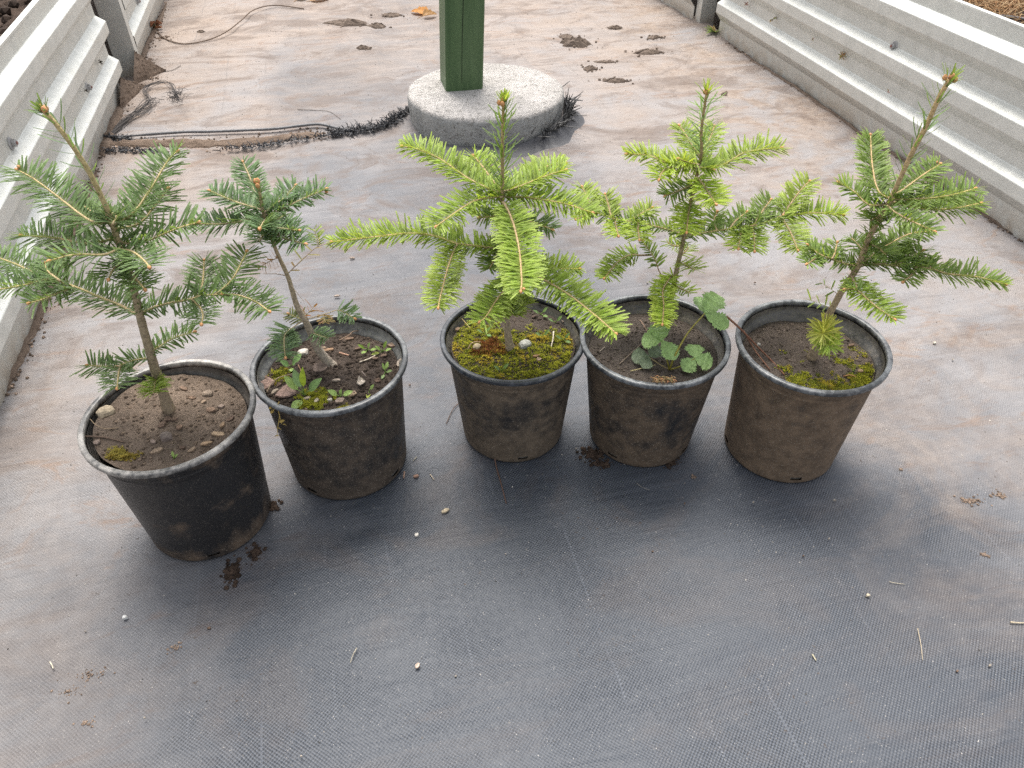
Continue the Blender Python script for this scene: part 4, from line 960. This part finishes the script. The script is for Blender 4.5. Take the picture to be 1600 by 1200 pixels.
for (px, py, a, lb) in [(848, 527, 0, 'seedling leaf lying left of the white stick, middle pot'), (868, 505, 1, 'bluish seedling at the top of the white stick, middle pot'), (845, 492, 2, 'pair of small pale seedlings on dark soil, middle pot'), (880, 532, 3, 'thin arched seedling near the right rim, middle pot'), (784, 580, 4, 'single green blade by the front rim, middle pot'), (757, 522, 5, 'round leaved seedling under the left front branch, middle pot')]:
    lv = [(px - 8, py - 6, .010, .012, .005, (.22, .33, .13), 0), (px + 7, py - 9, .012, .012, .005, (.22, .34, .10), 0), (px + 9, py + 2, .006, .011, .005, (.20, .32, .09), 0)][: 3 if a in (2, 5, 3) else 2]
    weed('weed_seedling', 2, (px, py), lv, lb)
weed('weed_seedling', 0, (272, 717), [(270, 710, .006, .008, .004, LG, 0), (275, 712, .004, .006, .003, LG, 0)], 'tiny green sprout near the front rim of the leftmost pot')
weed('weed_seedling', 4, (1334, 582), [(1337, 570, .014, .006, .003, (.30, .34, .05), 0), (1331, 576, .008, .006, .003, (.26, .30, .05), 0)], 'slender curled sprout in the moss of the rightmost pot')

# strawberry plant
cr = on_soil(3, 1046, 578); root = empty('strawberry_plant', cr, 'strawberry plant with three bright toothed leaves at the front of its pot', 'strawberry plant')
def leaflet_profile(t): return .10 if t == 0 else (.12 if t > .999 else min(1, (t / .55) ** .8) * (1 if t < .6 else math.cos((t - .6) / .4 * 1.35) ** .8))
def strawberry_leaf(junction, lets, col, stem_mid, r=.0013, stemc=(.36, .32, .06)):
    m = MB(); strand(m, [cr] + stem_mid + [junction], r, stemc, 6, 6); st_ = m.build('leaf_stalk', M['leaf'], root)
    for (tip, wd) in lets:
        d = (tip - junction) * 1.10; wd *= 1.18; lf = MB(); side = Vector((-d.y, d.x, 0))
        blade_leaf(lf, junction, d, Vector((0, -.55, 1)), d.length, wd, col, .10, .22, teeth=1, st=19, profile=leaflet_profile); lf.build('leaflet', M['leaf'], st_)
h4 = POTS[3][2]; sz4 = soil_z(3)
SG = (.30, .45, .16)
strawberry_leaf(gz(1034, 533, sz4 + .040), [(gz(1027, 507, sz4 + .046), .030), (gz(1005, 530, sz4 + .036), .028), (gz(1054, 558, sz4 + .030), .026)], SG, [gz(1042, 562, sz4 + .018)])
strawberry_leaf(gz(1101, 490, h4 + .030), [(gz(1122, 461, h4 + .040), .034), (gz(1090, 463, h4 + .034), .018), (gz(1136, 508, h4 + .020), .026)], SG, [gz(1055, 555, sz4 + .03), gz(1075, 520, sz4 + .05)], .0015)
strawberry_leaf(gz(1086, 560, sz4 + .020), [(gz(1084, 539, sz4 + .026), .026), (gz(1111, 568, sz4 + .016), .026), (gz(1070, 577, sz4 + .012), .024)], SG, [gz(1064, 572, sz4 + .012)])
strawberry_leaf(gz(1014, 558, sz4 + .012), [(gz(989, 556, sz4 + .010), .024), (gz(1031, 543, sz4 + .016), .024), (gz(1006, 573, sz4 + .008), .020)], (.20, .25, .155), [gz(1032, 570, sz4 + .01)], .0009, (.36, .28, .14))
m = MB()
for k in range(130):
    a = gz(1020 + rnd.random() * 34, 588 + rnd.random() * 9, h4 + rnd.uniform(-.002, .004)); d = Vector((rnd.uniform(-1, 1), rnd.uniform(-1, .3), rnd.uniform(-.7, .4))) * .006
    m.tube([a, a + d * .5 + Vector((0, 0, .001)), a + d], [.0007, .0006, .0003], 3, (.36 * rnd.uniform(.6, 1.2), .20, .10))
m.build('root_fuzz', M['fibre'], root)
# small weed at the foot of the right post
wb = on_floor(1117, 50); root = empty('weed_tuft', wb, 'small bright green weed growing against the right wall by the steel post', 'weed')
for k in range(14):
    a = rnd.random() * 6.283; lf = MB(); d = Vector((math.cos(a), math.sin(a), rnd.uniform(.3, 1.6))); blade_leaf(lf, wb, d, (0, 0.01, 1), rnd.uniform(.03, .055), .010, (.24, .33, .07) if k % 4 else (.40, .30, .12), .3, .2); lf.build('leaf', M['leaf'], root)

# ------------------------------------------------------------------ litter on the fabric
def litter(px, py, ln, wd, col, label, ang=0.0, th=.0025, name='wood_chip', cat='chip', group=None, curl=.15):
    p = on_floor(px, py, th * .7); m = MB(); slab(m, p, ln, wd, th, ang, col, (rnd.uniform(-.1, .1), rnd.uniform(-.15, .15)), 8, curl); one(m, name, M['chip'], p, label, cat, group)
litter(696, 797, .015, .006, (.48, .40, .28), 'pale oval seed husk on the fabric between second and middle pots', .5, .003, 'seed_husk', 'seed')
litter(651, 836, .008, .006, (.66, .62, .55), 'small whitish chip below the oval seed husk', 1.1)
litter(652, 1039, .008, .006, (.60, .47, .38), 'small pinkish chip on bare fabric near the bottom edge', 1.2)
litter(650, 744, .009, .007, (.30, .19, .14), 'small red brown chip right of the second pot from left', .3)
litter(195, 964, .007, .006, (.66, .66, .64), 'white pebble on the fabric at lower left', .3, .004, 'pebble', 'stone')
litter(550, 402, .012, .006, (.34, .27, .22), 'small dark chip on the fabric behind the second pot from left', .2)
litter(526, 461, .014, .005, (.42, .34, .28), 'thin tan chip on the fabric above the second pot from left', .1)
litter(1357, 929, .006, .005, (.52, .45, .34), 'tan speck of gravel on the fabric at lower right', .1, .003, 'pebble', 'stone')
litter(872, 203, .013, .012, (.40, .30, .23), 'small brown pebble beside the frayed edge right of the footing', .2, .008, 'pebble', 'stone')
litter(1461, 534, .007, .006, (.62, .56, .45), 'pale speck on the fabric right of the rightmost pot', .2)
for (px, py, ln, ang) in [(326, 980, .007, .2), (132, 985, .003, .1), (712, 1055, .004, .3), (1070, 785, .005, .9), (1305, 780, .006, .2), (1178, 783, .005, .4), (790, 866, .003, .2), (1430, 420, .007, .3), (1380, 470, .006, .1), (1300, 480, .006, .7), (900, 700, .004, .2), (1296, 840, .004, .2), (1256, 867, .004, .3), (1180, 440, .007, .1), (840, 430, .006, .2), (1490, 560, .006, .5), (380, 470, .008, .2), (640, 600, .006, .3), (1012, 440, .006, .2), (1548, 1038, .006, .5), (1497, 1047, .005, .5), (225, 1120, .004, .2), (470, 1180, .004, .3), (1020, 860, .004, .1)]:
    litter(px, py, ln * .75, ln * .5, (.42, .37, .31) if rnd.random() < .7 else (.16, .11, .08), 'tiny fleck of debris scattered on the weed fabric', ang, .002, 'debris_fleck', 'debris', 'flecks on the fabric')
def floor_stick(pts, r, col, label, name='twig', cat='twig', ups=None, group=None):
    P = [on_floor(p[0], p[1], r + (p[2] if len(p) > 2 else .0008)) for p in pts]; m = MB(); strand(m, P, r, col, 7, 5); return one(m, name, M['fibre'], P[0], label, cat, group, True)
floor_stick([(772, 712, .010), (775, 728), (782, 752), (788, 775), (791, 786)], .0012, (.16, .095, .07), 'thin dark root trailing from the drain hole of the middle pot', 'root', 'root')
floor_stick([(720, 627), (708, 640, .003), (697, 662)], .0009, (.11, .07, .05), 'thin dark twig on the fabric left of the middle pot')
floor_stick([(632, 738), (631, 748)], .0013, (.46, .30, .22), 'short upright pinkish straw beside the second pot from left')
floor_stick([(672, 740), (678, 748)], .0009, (.56, .47, .36), 'short pale needle on the fabric right of the second pot from left', 'fallen_needle', 'needle')
floor_stick([(651, 714), (645, 721)], .0008, (.36, .33, .26), 'short grey needle close to the right side of the second pot', 'fallen_needle', 'needle')
floor_stick([(77, 1033), (80, 1038), (82, 1043)], .0011, (.66, .60, .48), 'short cream straw at the lower left of the fabric')
floor_stick([(557, 1011), (551, 1022), (547, 1034)], .0008, (.42, .38, .30), 'curved grey needle near the bottom, left of centre', 'fallen_needle', 'needle')
floor_stick([(1435, 980), (1440, 1005), (1443, 1030)], .0006, (.52, .44, .32), 'long thin straw at the lower right of the fabric')
floor_stick([(1390, 908), (1402, 910), (1414, 911)], .0005, (.54, .48, .36), 'faint pale straw at right, lying sideways')
floor_stick([(1580, 971), (1592, 972), (1603, 972)], .0012, (.50, .42, .30), 'pale straw at the right edge of the picture')
floor_stick([(1270, 1021), (1274, 1028), (1276, 1031)], .0012, (.46, .42, .30), 'small bent straw scrap on the front right fabric')
floor_stick([(995, 753), (1003, 759), (1016, 764)], .0005, (.30, .28, .25), 'fine pale hair of root in front of the strawberry pot')
floor_stick([(1228, 694), (1231, 699), (1230, 704)], .0006, (.2, .15, .1), 'tiny dark root tip by the base of the rightmost pot')
# crumbled soil beside the pots and dirt ridges
def crumbs(name, spots, label, num, smin=.0008, smax=.004, col=1.0, mat='dark_dirt'):
    m = MB(); P0 = on_floor(spots[0][0], spots[0][1])
    for (px, py, rx, ry, f) in spots:
        c = on_floor(px, py)
        for k in range(int(num * f)):
            a = rnd.random() * 6.283; q = abs(rnd.gauss(0, .5)); X = c.x + math.cos(a) * q * rx; Yy = c.y + math.sin(a) * q * ry; s = smin + (smax - smin) * rnd.random() ** 3
            n, w = to_nw(Vector((X, Yy, 0))); v = rnd.uniform(.6, 1.3) * col; m.lump((X, Yy, fabric_h(n, w) + s * .35 + max(0, (.5 - q)) * .25 * min(rx, ry) * .5), s, (v, v, v), (1, 1, .7))
    return tag(m.build(name, M[mat], rel=P0, smooth=False), label, 'soil', None, 'stuff')
crumbs('soil_crumbs', [(360, 893, .013, .02, 1), (398, 862, .012, .015, .6), (428, 792, .010, .012, .6)], 'dark soil crumbs spilled beside the leftmost pot', 220)
crumbs('soil_crumbs', [(925, 708, .022, .018, 1.2), (1048, 722, .014, .012, .5), (940, 725, .02, .01, .5)], 'dark soil crumbs spilled at the foot of the strawberry pot', 220)
crumbs('soil_crumbs', [(104, 1075, .03, .01, .4), (140, 1050, .03, .012, .5), (130, 1125, .01, .006, .3), (272, 1010, .012, .01, .4)], 'thin smear of brown soil on the lower left fabric', 120, .0005, .0018, 1.6, 'dirt')
crumbs('soil_crumbs', [(1085, 742, .004, .004, .3), (1525, 780, .02, .01, .7), (1565, 770, .015, .012, .7), (1512, 778, .012, .008, .5), (1410, 728, .006, .004, .2), (1540, 862, .01, .006, .3)], 'brown soil crumbs on the fabric at the far right', 110, .0006, .0026, 1.5, 'dirt')
m = MB()
for k in range(2600):
    n = rnd.uniform(-.6, 1.43); w = rnd.uniform(.15, 3.2); s = rnd.uniform(.0005, .0013) * (1 + .25 * w); v = rnd.choice([.25, .5, .75, .9, 1.0]); q = nw(n, w, fabric_h(n, w) + s * .4)
    m.add([q + Vector(p) * s for p in ((1, 0, -.3), (-.5, .87, -.3), (-.5, -.87, -.3), (rnd.uniform(-.3, .3), rnd.uniform(-.3, .3), .9))], [(0, 1, 3), (1, 2, 3), (2, 0, 3), (2, 1, 0)], (.62 * v, .57 * v, .50 * v))
tag(m.build('grit', M['stone'], rel=(0, .8, 0), smooth=False), 'fine pale grit sprinkled over the weed fabric', 'grit', None, 'stuff')
# lumps of mud further up the path
def mud(px, py, rx, ry, hh, label, group=None, extra=60):
    c = on_floor(px, py); m = MB(); NA, NR = 22, 6; vs = [(c.x, c.y, c.z + hh)]; fs = []; ph = rnd.random() * 9
    for r in range(1, NR + 1):
        for a in range(NA):
            t = 6.2832 * a / NA; q = r / NR; k = 1 + .5 * nz(math.cos(t) * 1.5 + ph, math.sin(t) * 1.5, ph) + .35 * nz(math.cos(t) * 5 + ph, math.sin(t) * 5, ph); z = hh * (1 - q * q) * (1 + .7 * nz(math.cos(t) * q * 4 + ph, math.sin(t) * q * 4, 2)) - .003 * (r == NR)
            vs.append((c.x + rx * q * k * math.cos(t), c.y + ry * q * k * math.sin(t), c.z + z))
    for a in range(NA): fs.append((0, 1 + a, 1 + (a + 1) % NA))
    for r in range(NR - 1):
        for a in range(NA): b = 1 + r * NA; a2 = (a + 1) % NA; fs.append((b + a, b + NA + a, b + NA + a2, b + a2))
    m.add(vs, fs)
    for k in range(extra):
        t = rnd.random() * 6.28; q = abs(rnd.gauss(0, .85)); s = .0012 + .005 * rnd.random() ** 3; m.lump((c.x + rx * q * math.cos(t), c.y + ry * q * math.sin(t), c.z + s * .3 + .2 * hh * max(0, 1 - q)), s, (1, 1, 1), (1, 1, .7))
    return one(m, 'mud_lump', M['mud'], c, label, 'mud', group)
mud(900, 67, .055, .040, .022, 'largest dried mud lump right of the green post')
mud(885, 56, .035, .020, .008, 'low mud smear just behind the largest mud lump')
mud(960, 125, .045, .018, .010, 'flat dark mud streak right of the concrete footing')
mud(922, 106, .025, .018, .010, 'small mud clot left of the flat mud streak')
mud(945, 96, .045, .010, .005, 'thin row of mud crumbs behind the flat mud streak', extra=40)
mud(1012, 80, .055, .022, .010, 'wide mud smear nearest the right wall post')
mud(962, 42, .030, .016, .008, 'small mud spot farthest back right of the post')
mud(1022, 57, .028, .016, .007, 'small mud spot in front of the right wall post')
mud(1132, 146, .012, .010, .006, 'tiny mud crumb beside the tip of the yellowish sapling', extra=12)
mud(545, 37, .075, .030, .016, 'broad mud clod left of the green post')
mud(590, 40, .040, .024, .012, 'mud clod between the broad clod and the green post')
mud(567, 78, .024, .014, .010, 'lone small mud clod in front of the broad clod')
mud(612, 22, .040, .020, .008, 'crumbled mud patch behind the orange leaf')
mud(315, 52, .016, .010, .006, 'tiny mud crumb under the loop of wire', extra=12)
# dry leaves
def dry_leaf(px, py, size, col, label, ang, up=.008, curl=.5):
    p = on_floor(px, py, up); root = empty('dry_leaf', p, label, 'leaf'); m = MB(); d = Vector((math.cos(ang), math.sin(ang), .15))
    blade_leaf(m, p - d * size * .5, d, (0, -.2, 1), size, size * .7, col, .15, curl, teeth=1, st=13); m.build('blade', M['leaf'], root)
    s_ = MB(); strand(s_, [p - d * size * .5, p - d * size * .75, p - d * size * 1.0 - Vector((0, 0, up * .6))], .0013, (.34, .2, .08)); s_.build('leaf_stalk', M['fibre'], root)
dry_leaf(655, 20, .085, (.55, .24, .04), 'bright orange dry leaf left of the green post', 2.6)
dry_leaf(672, 26, .06, (.45, .26, .10), 'tan curled leaf tip touching the orange leaf', .4, .012, .8)
dry_leaf(500, 2, .08, (.55, .30, .09), 'orange tan dry leaf at the top edge, left one', .3)
dry_leaf(473, 0, .06, (.50, .42, .28), 'pale dry leaf at the top edge beside the orange tan leaf', 1.0)
root_p = on_floor(244, 48, .012); m = MB()
for k in range(9): slab(m, root_p + Vector((rnd.uniform(-.025, .025), rnd.uniform(-.03, .03), rnd.uniform(-.008, .012))), .035, .022, .001, rnd.random() * 3, (.20 * rnd.uniform(.6, 1.4), .11, .06), (rnd.uniform(-.8, .8), rnd.uniform(-.8, .8)), 8, .5)
one(m, 'crumpled_leaf', M['chip'], root_p, 'crumpled brown dead leaf against the far left wall panel', 'leaf')

# wire and threads
P = [on_floor(x_, y_, .003 + u) for (x_, y_, u) in [(246, 50, .004), (254, 60, .002), (268, 68, .001), (290, 72, 0), (325, 68, .002), (355, 58, .010), (378, 40, .012), (398, 22, .010), (430, 13, .006), (475, 15, .0)]]
m = MB(); m.tube(spline(P, 8), [.0022] * (len(P) * 8 - 7), 6, (.16, .115, .085)); one(m, 'wire', M['fibre'], P[0], 'thin brown wire curving over the fabric from the crumpled leaf', 'wire', smooth=True)
m = MB(); tp0 = on_floor(172, 216)
for k in range(16):
    j = lambda s: rnd.uniform(-s, s)
    pts = [on_floor(172 + j(3), 216 + j(2), .004), on_floor(200 + j(4), 193 + j(4), .010 + j(.006)), on_floor(235 + j(6), 168 + j(5), .012 + j(.008)), on_floor(250 + j(8), 162 + j(6), .008)]
    if k % 2: pts = pts[:3] + [on_floor(228 + j(5), 147 + j(4), .012), on_floor(250 + j(6), 136 + j(3), .016), on_floor(270 + j(5), 140 + j(4), .012), on_floor(278 + j(6), 156 + j(5), .008)]
    strand(m, pts, .0011, (.10, .09, .085), 6, 4)
for k in range(60):
    a = on_floor(278 + rnd.gauss(0, 7), 158 + rnd.gauss(0, 6), .004 + rnd.random() * .012); d = Vector((rnd.uniform(-1, 1), rnd.uniform(-1, 1), rnd.uniform(-.3, .6))) * .025
    strand(m, [a, a + d * .5 + Vector((0, 0, .004)), a + d], .0008, (.07, .065, .065), 3, 3)
one(m, 'thread_tangle', M['fibre'], tp0, 'tangle of grey plastic threads on the fabric beside the left wall', 'threads', smooth=True)
floor_stick([(250, 111), (268, 110), (283, 104)], .0012, (.12, .10, .09), 'single dark thread beyond the thread tangle', 'thread', 'thread')
floor_stick([(465, 171), (490, 173), (515, 178), (533, 189)], .0011, (.22, .19, .17), 'curved grey thread lying behind the torn seam', 'thread', 'thread')

# torn seam where two sheets of fabric meet
m = MB(); seam = [(160, 219), (200, 218), (240, 215), (290, 212), (330, 211), (380, 208), (430, 206), (470, 202), (500, 199), (530, 203), (548, 207)]
P = [on_floor(x_, y_ + rnd.uniform(-.5, .5), .009) for (x_, y_) in seam]; pp = spline(P, 6); b0 = len(m.v)
m.tube(pp, [.0040 * (1 + .25 * nz(i * .3, 1, 1)) * (.35 + .65 * min(1, i / 12, (len(pp) - 1 - i) / 10 + .1)) for i in range(len(pp))], 8, (.14, .14, .145))
one(m, 'fabric_hem', M['black_fibre'], P[0], 'rolled grey edge of the far fabric sheet along the torn seam', 'fabric edge', smooth=True)
def frays(name, line, num, hgt, label, mat='black_fibre', spread=.012, lean=None):
    m = MB(); pts = spline([on_floor(x_, y_, .003) for (x_, y_) in line], 12)
    for k in range(num):
        a = pts[rnd.randrange(len(pts))] + Vector((rnd.gauss(0, .008), rnd.gauss(0, spread * .4), rnd.uniform(-.002, .003))); h = hgt * rnd.uniform(.3, 1.2)
        d = Vector((rnd.uniform(-.6, .6), rnd.uniform(-.7, .5), rnd.uniform(-.05, .7))) if lean is None else Vector(lean) + Vector((rnd.uniform(-.5, .5), rnd.uniform(-.5, .5), rnd.uniform(-.4, .5)))
        d.normalize(); w = rnd.uniform(.0010, .0022); c = rnd.uniform(.015, .12)
        m.tube([a, a + d * h * .5, a + d * h + Vector((rnd.uniform(-.3, .3) * h, 0, -.15 * h))], [w, w * .9, w * .5], 3, (c, c, c * 1.05))
    return tag(m.build(name, M[mat], rel=pts[0], smooth=False), label, 'threads', None, 'stuff')
frays('frayed_threads', [(520, 210), (550, 205), (580, 201), (605, 196), (622, 188)], 330, .030, 'black frayed threads of the torn seam left of the footing')
frays('frayed_threads', [(345, 235), (385, 231), (420, 226), (455, 219), (490, 215), (530, 210)], 190, .018, 'black frayed lower edge of the torn seam')
frays('frayed_threads', [(165, 218), (185, 219), (205, 218)], 120, .018, 'short black threads at the wall end of the seam')
frays('frayed_threads', [(160, 238), (190, 237), (220, 238), (245, 236)], 170, .014, 'dark shredded threads in the soil by the left wall')
frays('frayed_threads', [(625, 188), (632, 184), (638, 178)], 60, .025, 'few black threads against the left of the footing')
# soil showing in the open seam and along the left wall
def soil_strip(line, half, label, hgt, mat='dirt', white=0):
    m = MB(); pts = spline([on_floor(x_, y_) for (x_, y_) in line], 10); vs = []; fs = []; K = 9
    for i, p in enumerate(pts):
        t = (pts[min(i + 1, len(pts) - 1)] - pts[max(i - 1, 0)]); t.z = 0; t.normalize(); sd_ = Vector((-t.y, t.x, 0)); e = min(1, i / 6, (len(pts) - 1 - i) / 6)
        for k in range(K):
            f = k / (K - 1) * 2 - 1; hw = half * (.7 + .5 * nz(i * .35, 3, half)) * (.15 + .85 * e); q = p + sd_ * (f * hw); n, w = to_nw(q)
            z = fabric_h(n, w) + hgt * (1 - f * f) * (1 + .6 * nz(q.x * 60, q.y * 60, 1)) * e - .0025 * (abs(f) > .99) + .0015 * nz(q.x * 200, q.y * 200, 4); vs.append((q.x, q.y, z))
    for i in range(len(pts) - 1):
        for k in range(K - 1): a = i * K + k; fs.append((a, a + 1, a + K + 1, a + K))
    m.add(vs, fs)
    for k in range(int(len(pts) * 7)):
        p = pts[rnd.randrange(len(pts))] + Vector((rnd.gauss(0, half * .6), rnd.gauss(0, half * .6), 0)); s = rnd.uniform(.001, .004); n, w = to_nw(p); v = rnd.uniform(.5, 1.3)
        if rnd.random() < white: v = 3.6
        m.lump((p.x, p.y, fabric_h(n, w) + s * .4), s, (v, v, v), (1, 1, .7))
    return tag(m.build('soil_strip', M[mat], rel=pts[0], smooth=False), label, 'soil', None, 'stuff')
soil_strip([(165, 228), (220, 226), (280, 224), (340, 222), (400, 218), (460, 211), (510, 206)], .032, 'brown soil showing in the open seam of the fabric', .008, 'dirt', .12)
soil_strip([(0, 623), (25, 565), (50, 510), (75, 450), (100, 393), (125, 330), (152, 262)], .016, 'thin line of soil along the foot of the near left wall', .007, 'dirt', .05)
soil_strip([(160, 245), (165, 225), (178, 190), (188, 162)], .030, 'soil gathered at the left wall by the seam', .010, 'dirt', .05)
soil_strip([(215, 115), (222, 92), (240, 50), (262, 0)], .016, 'thin line of soil along the foot of the far left wall', .007, 'dirt', .03)
soil_strip([(1604, 374), (1536, 330), (1440, 268), (1349, 207), (1240, 134), (1140, 66)], .009, 'thin line of dry soil along the foot of the right wall', .005, 'dirt', .05)
# two heaps of soil at the left post
def heap(top, apex, l, r, label):
    m = MB(); K, Q = 16, 13; vs = []; fs = []
    for i in range(K + 1):
        u = i / K; ridge = top.lerp(apex, u); L_ = l.lerp(apex, u); R_ = r.lerp(apex, u)
        for k in range(Q):
            f = k / (Q - 1) * 2 - 1; g_ = L_.lerp(R_, (f + 1) / 2); z = ridge.z * (1 - abs(f)) ** .9 * (1 - .15 * u) ; vs.append((g_.x, g_.y, max(0, z) + .0035 * nz(g_.x * 70, g_.y * 70, 2) * (1 - u) - .004 * (abs(f) > .99)))
    for i in range(K):
        for k in range(Q - 1): a = i * Q + k; fs.append((a, a + 1, a + Q + 1, a + Q))
    m.add(vs, fs); p0 = gz(200, 120)
    for k in range(160):
        v = vs[rnd.randrange(len(vs))]; s = rnd.uniform(.001, .003); m.lump((v[0], v[1], v[2] + s * .2), s, (rnd.uniform(.6, 1.3),) * 3)
    return tag(m.build('soil_heap', M['dirt'], rel=apex, smooth=False), label, 'soil', None, 'stuff')
heap(nw(-.585, 2.715, .075), gz(258, 109, .002), nw(-.60, 2.62, 0), nw(-.57, 2.80, 0), 'pointed soil heap leaning on the left steel post')
heap(nw(-.605, 2.50, .060), gz(228, 133, .002), nw(-.61, 2.40, 0), nw(-.60, 2.62, 0), 'smaller soil heap at the end of the near left panel')
crumbs('soil_crumbs', [(225, 78, .05, .12, 1.0), (235, 95, .03, .05, .5), (238, 122, .05, .03, .6), (255, 60, .05, .05, .5)], 'sandy crumbs spread beyond the soil heaps', 160, .001, .004, 1.2, 'dirt')

# fabric lifted and frayed round the footing
m = MB(); vs = []; fs = []; K = 70; Q = 7
for i in range(K + 1):
    a = math.radians(-150 + 180 * i / K); e = min(1, i / 10, (K - i) / 8); hi = (.010 + .034 * max(0, (i / K - .42)) * 1.6) * e * (1 + .35 * nz(i * .5, 1, 1)); ro = .285 + .03 * nz(i * .15, 4, 1)
    for k in range(Q):
        f = k / (Q - 1); r = .232 + .008 * nz(i * .8, 2, 2) * (1 - f) + (ro - .232) * f; q = Vector((dx + r * math.cos(a), dy + r * math.sin(a), 0)); n, w = to_nw(q)
        vs.append((q.x, q.y, fabric_h(n, w) - .001 + .002 * (1 - f) + hi * (1 - f) ** 1.6))
for i in range(K):
    for k in range(Q - 1): b = i * Q + k; fs.append((b, b + Q, b + Q + 1, b + 1))
m.add(vs, fs, (.06, .06, .065)); one(m, 'fabric_flap', M['black_fibre'], (dx, dy - .25, 0), 'dark lifted lip of cut fabric around the front of the footing', 'fabric edge', smooth=True)
m = MB()
for k in range(120):
    a = math.radians(rnd.triangular(-70, 32, -10)); r = .236 + rnd.random() * .01; p = Vector((dx + r * math.cos(a), dy + r * math.sin(a), .010 + rnd.random() * .03)); T = Vector((-math.sin(a), math.cos(a), 0)); O = Vector((math.cos(a), math.sin(a), 0))
    d = (T * rnd.uniform(-.9, .9) + O * rnd.uniform(-.1, .8) + Vector((0, 0, rnd.uniform(-.2, 1.0)))).normalized(); h = rnd.uniform(.012, .055); c = rnd.uniform(.012, .06)
    m.tube([p, p + d * h * .5, p + d * h], [.0019, .0016, .0008], 3, (c, c, c))
tag(m.build('frayed_threads', M['black_fibre'], rel=(dx + .2, dy, 0), smooth=False), 'black frayed threads of cut fabric at the right of the footing', 'threads', None, 'stuff')

# clods and roots on the beds
m = MB()
for k in range(900):
    n = rnd.uniform(-1.15, -.66); w = rnd.uniform(1.4, 3.6); s = .004 + .022 * rnd.random() ** 3; q = nw(n, w, .328 + s * .3); v = rnd.uniform(.6, 1.2); m.lump(q, s, (v, v, v), (1, 1, .75), jit=.3)
tag(m.build('soil_clods', M['clod'], rel=nw(-.9, 2, .33), smooth=False), 'loose dark clods covering the left raised bed', 'soil', None, 'stuff')
m = MB()
for k in range(700):
    n = rnd.uniform(1.49, 2.1); w = rnd.uniform(1.0, 2.6); s = .003 + .014 * rnd.random() ** 3; q = nw(n, w, .328 + s * .3); v = rnd.uniform(.7, 1.3); m.lump(q, s, (v, v, v), (1, 1, .75), jit=.3)
tag(m.build('soil_clods', M['clod'], rel=nw(1.7, 2, .33), smooth=False), 'loose dark crumbs covering the right raised bed', 'soil', None, 'stuff')
m = MB()
for k in range(900):
    c = gz(rnd.gauss(1565, 35), rnd.gauss(2, 16), .345)
    if to_nw(c)[0] < 1.53: continue
    d = Vector((rnd.uniform(-1, 1), rnd.uniform(-1, 1), rnd.uniform(-.1, .35))) * rnd.uniform(.02, .07)
    cc = rnd.choice([(.30, .16, .07), (.38, .23, .11), (.22, .12, .06), (.45, .32, .18)]); strand(m, [c, c + d * .5 + Vector((rnd.uniform(-.01, .01), rnd.uniform(-.01, .01), .008)), c + d], .0009, cc, 3, 3)
tag(m.build('dry_roots', M['fibre'], rel=gz(1560, 10, .345), smooth=False), 'mat of dry reddish roots on the right raised bed', 'roots', None, 'stuff')
P = [gz(1500, 18, .352), gz(1545, 25, .352), gz(1575, 27, .35), gz(1640, 36, .352), gz(1720, 48, .35)]; m = MB(); m.tube(spline(P, 6), [.0045] * (len(P) * 6 - 5), 8, (.09, .08, .075))
one(m, 'drip_hose', M['black_fibre'], P[0], 'thin dark drip hose lying on the right raised bed', 'hose', smooth=True)
# bits of dried plant stuck to the steel walls
def wall_bit(px, py, n0, size, col, label, num=10):
    r = ray(px, py); t = n0 / r.dot(WN); p = CAM + r * t; m = MB()
    for k in range(num): d = Vector((rnd.uniform(-1, 1), rnd.uniform(-1, 1), rnd.uniform(-1, 1))) * size; strand(m, [p - d * .5, p + d * .1, p + d * .5], size * .06, tuple(c * rnd.uniform(.6, 1.3) for c in col), 3, 3)
    one(m, 'plant_scrap', M['fibre'], p, label, 'debris')
wall_bit(1316, 87, 1.448, .020, (.36, .28, .15), 'dry plant scrap stuck on the right wall, larger one', 16)
wall_bit(1208, 30, 1.448, .022, (.40, .30, .18), 'dry plant scrap stuck on the right wall, upper left of the larger one', 9)
wall_bit(1270, 61, 1.448, .012, (.40, .30, .18), 'tiny dry scrap on the right wall between two others', 6)
wall_bit(1388, 142, 1.446, .016, (.40, .33, .22), 'splinter of straw stuck on the right wall behind the leaning leader', 4)
wall_bit(1166, 6, 1.448, .018, (.34, .26, .16), 'dry scrap on the right wall near its far end', 8)
wall_bit(157, 97, -.612, .014, (.06, .045, .03), 'dark dirt specks on the left wall below the post', 14)
wall_bit(134, 141, -.612, .012, (.05, .04, .03), 'dark dirt specks above the lower bolt of the left wall', 10)
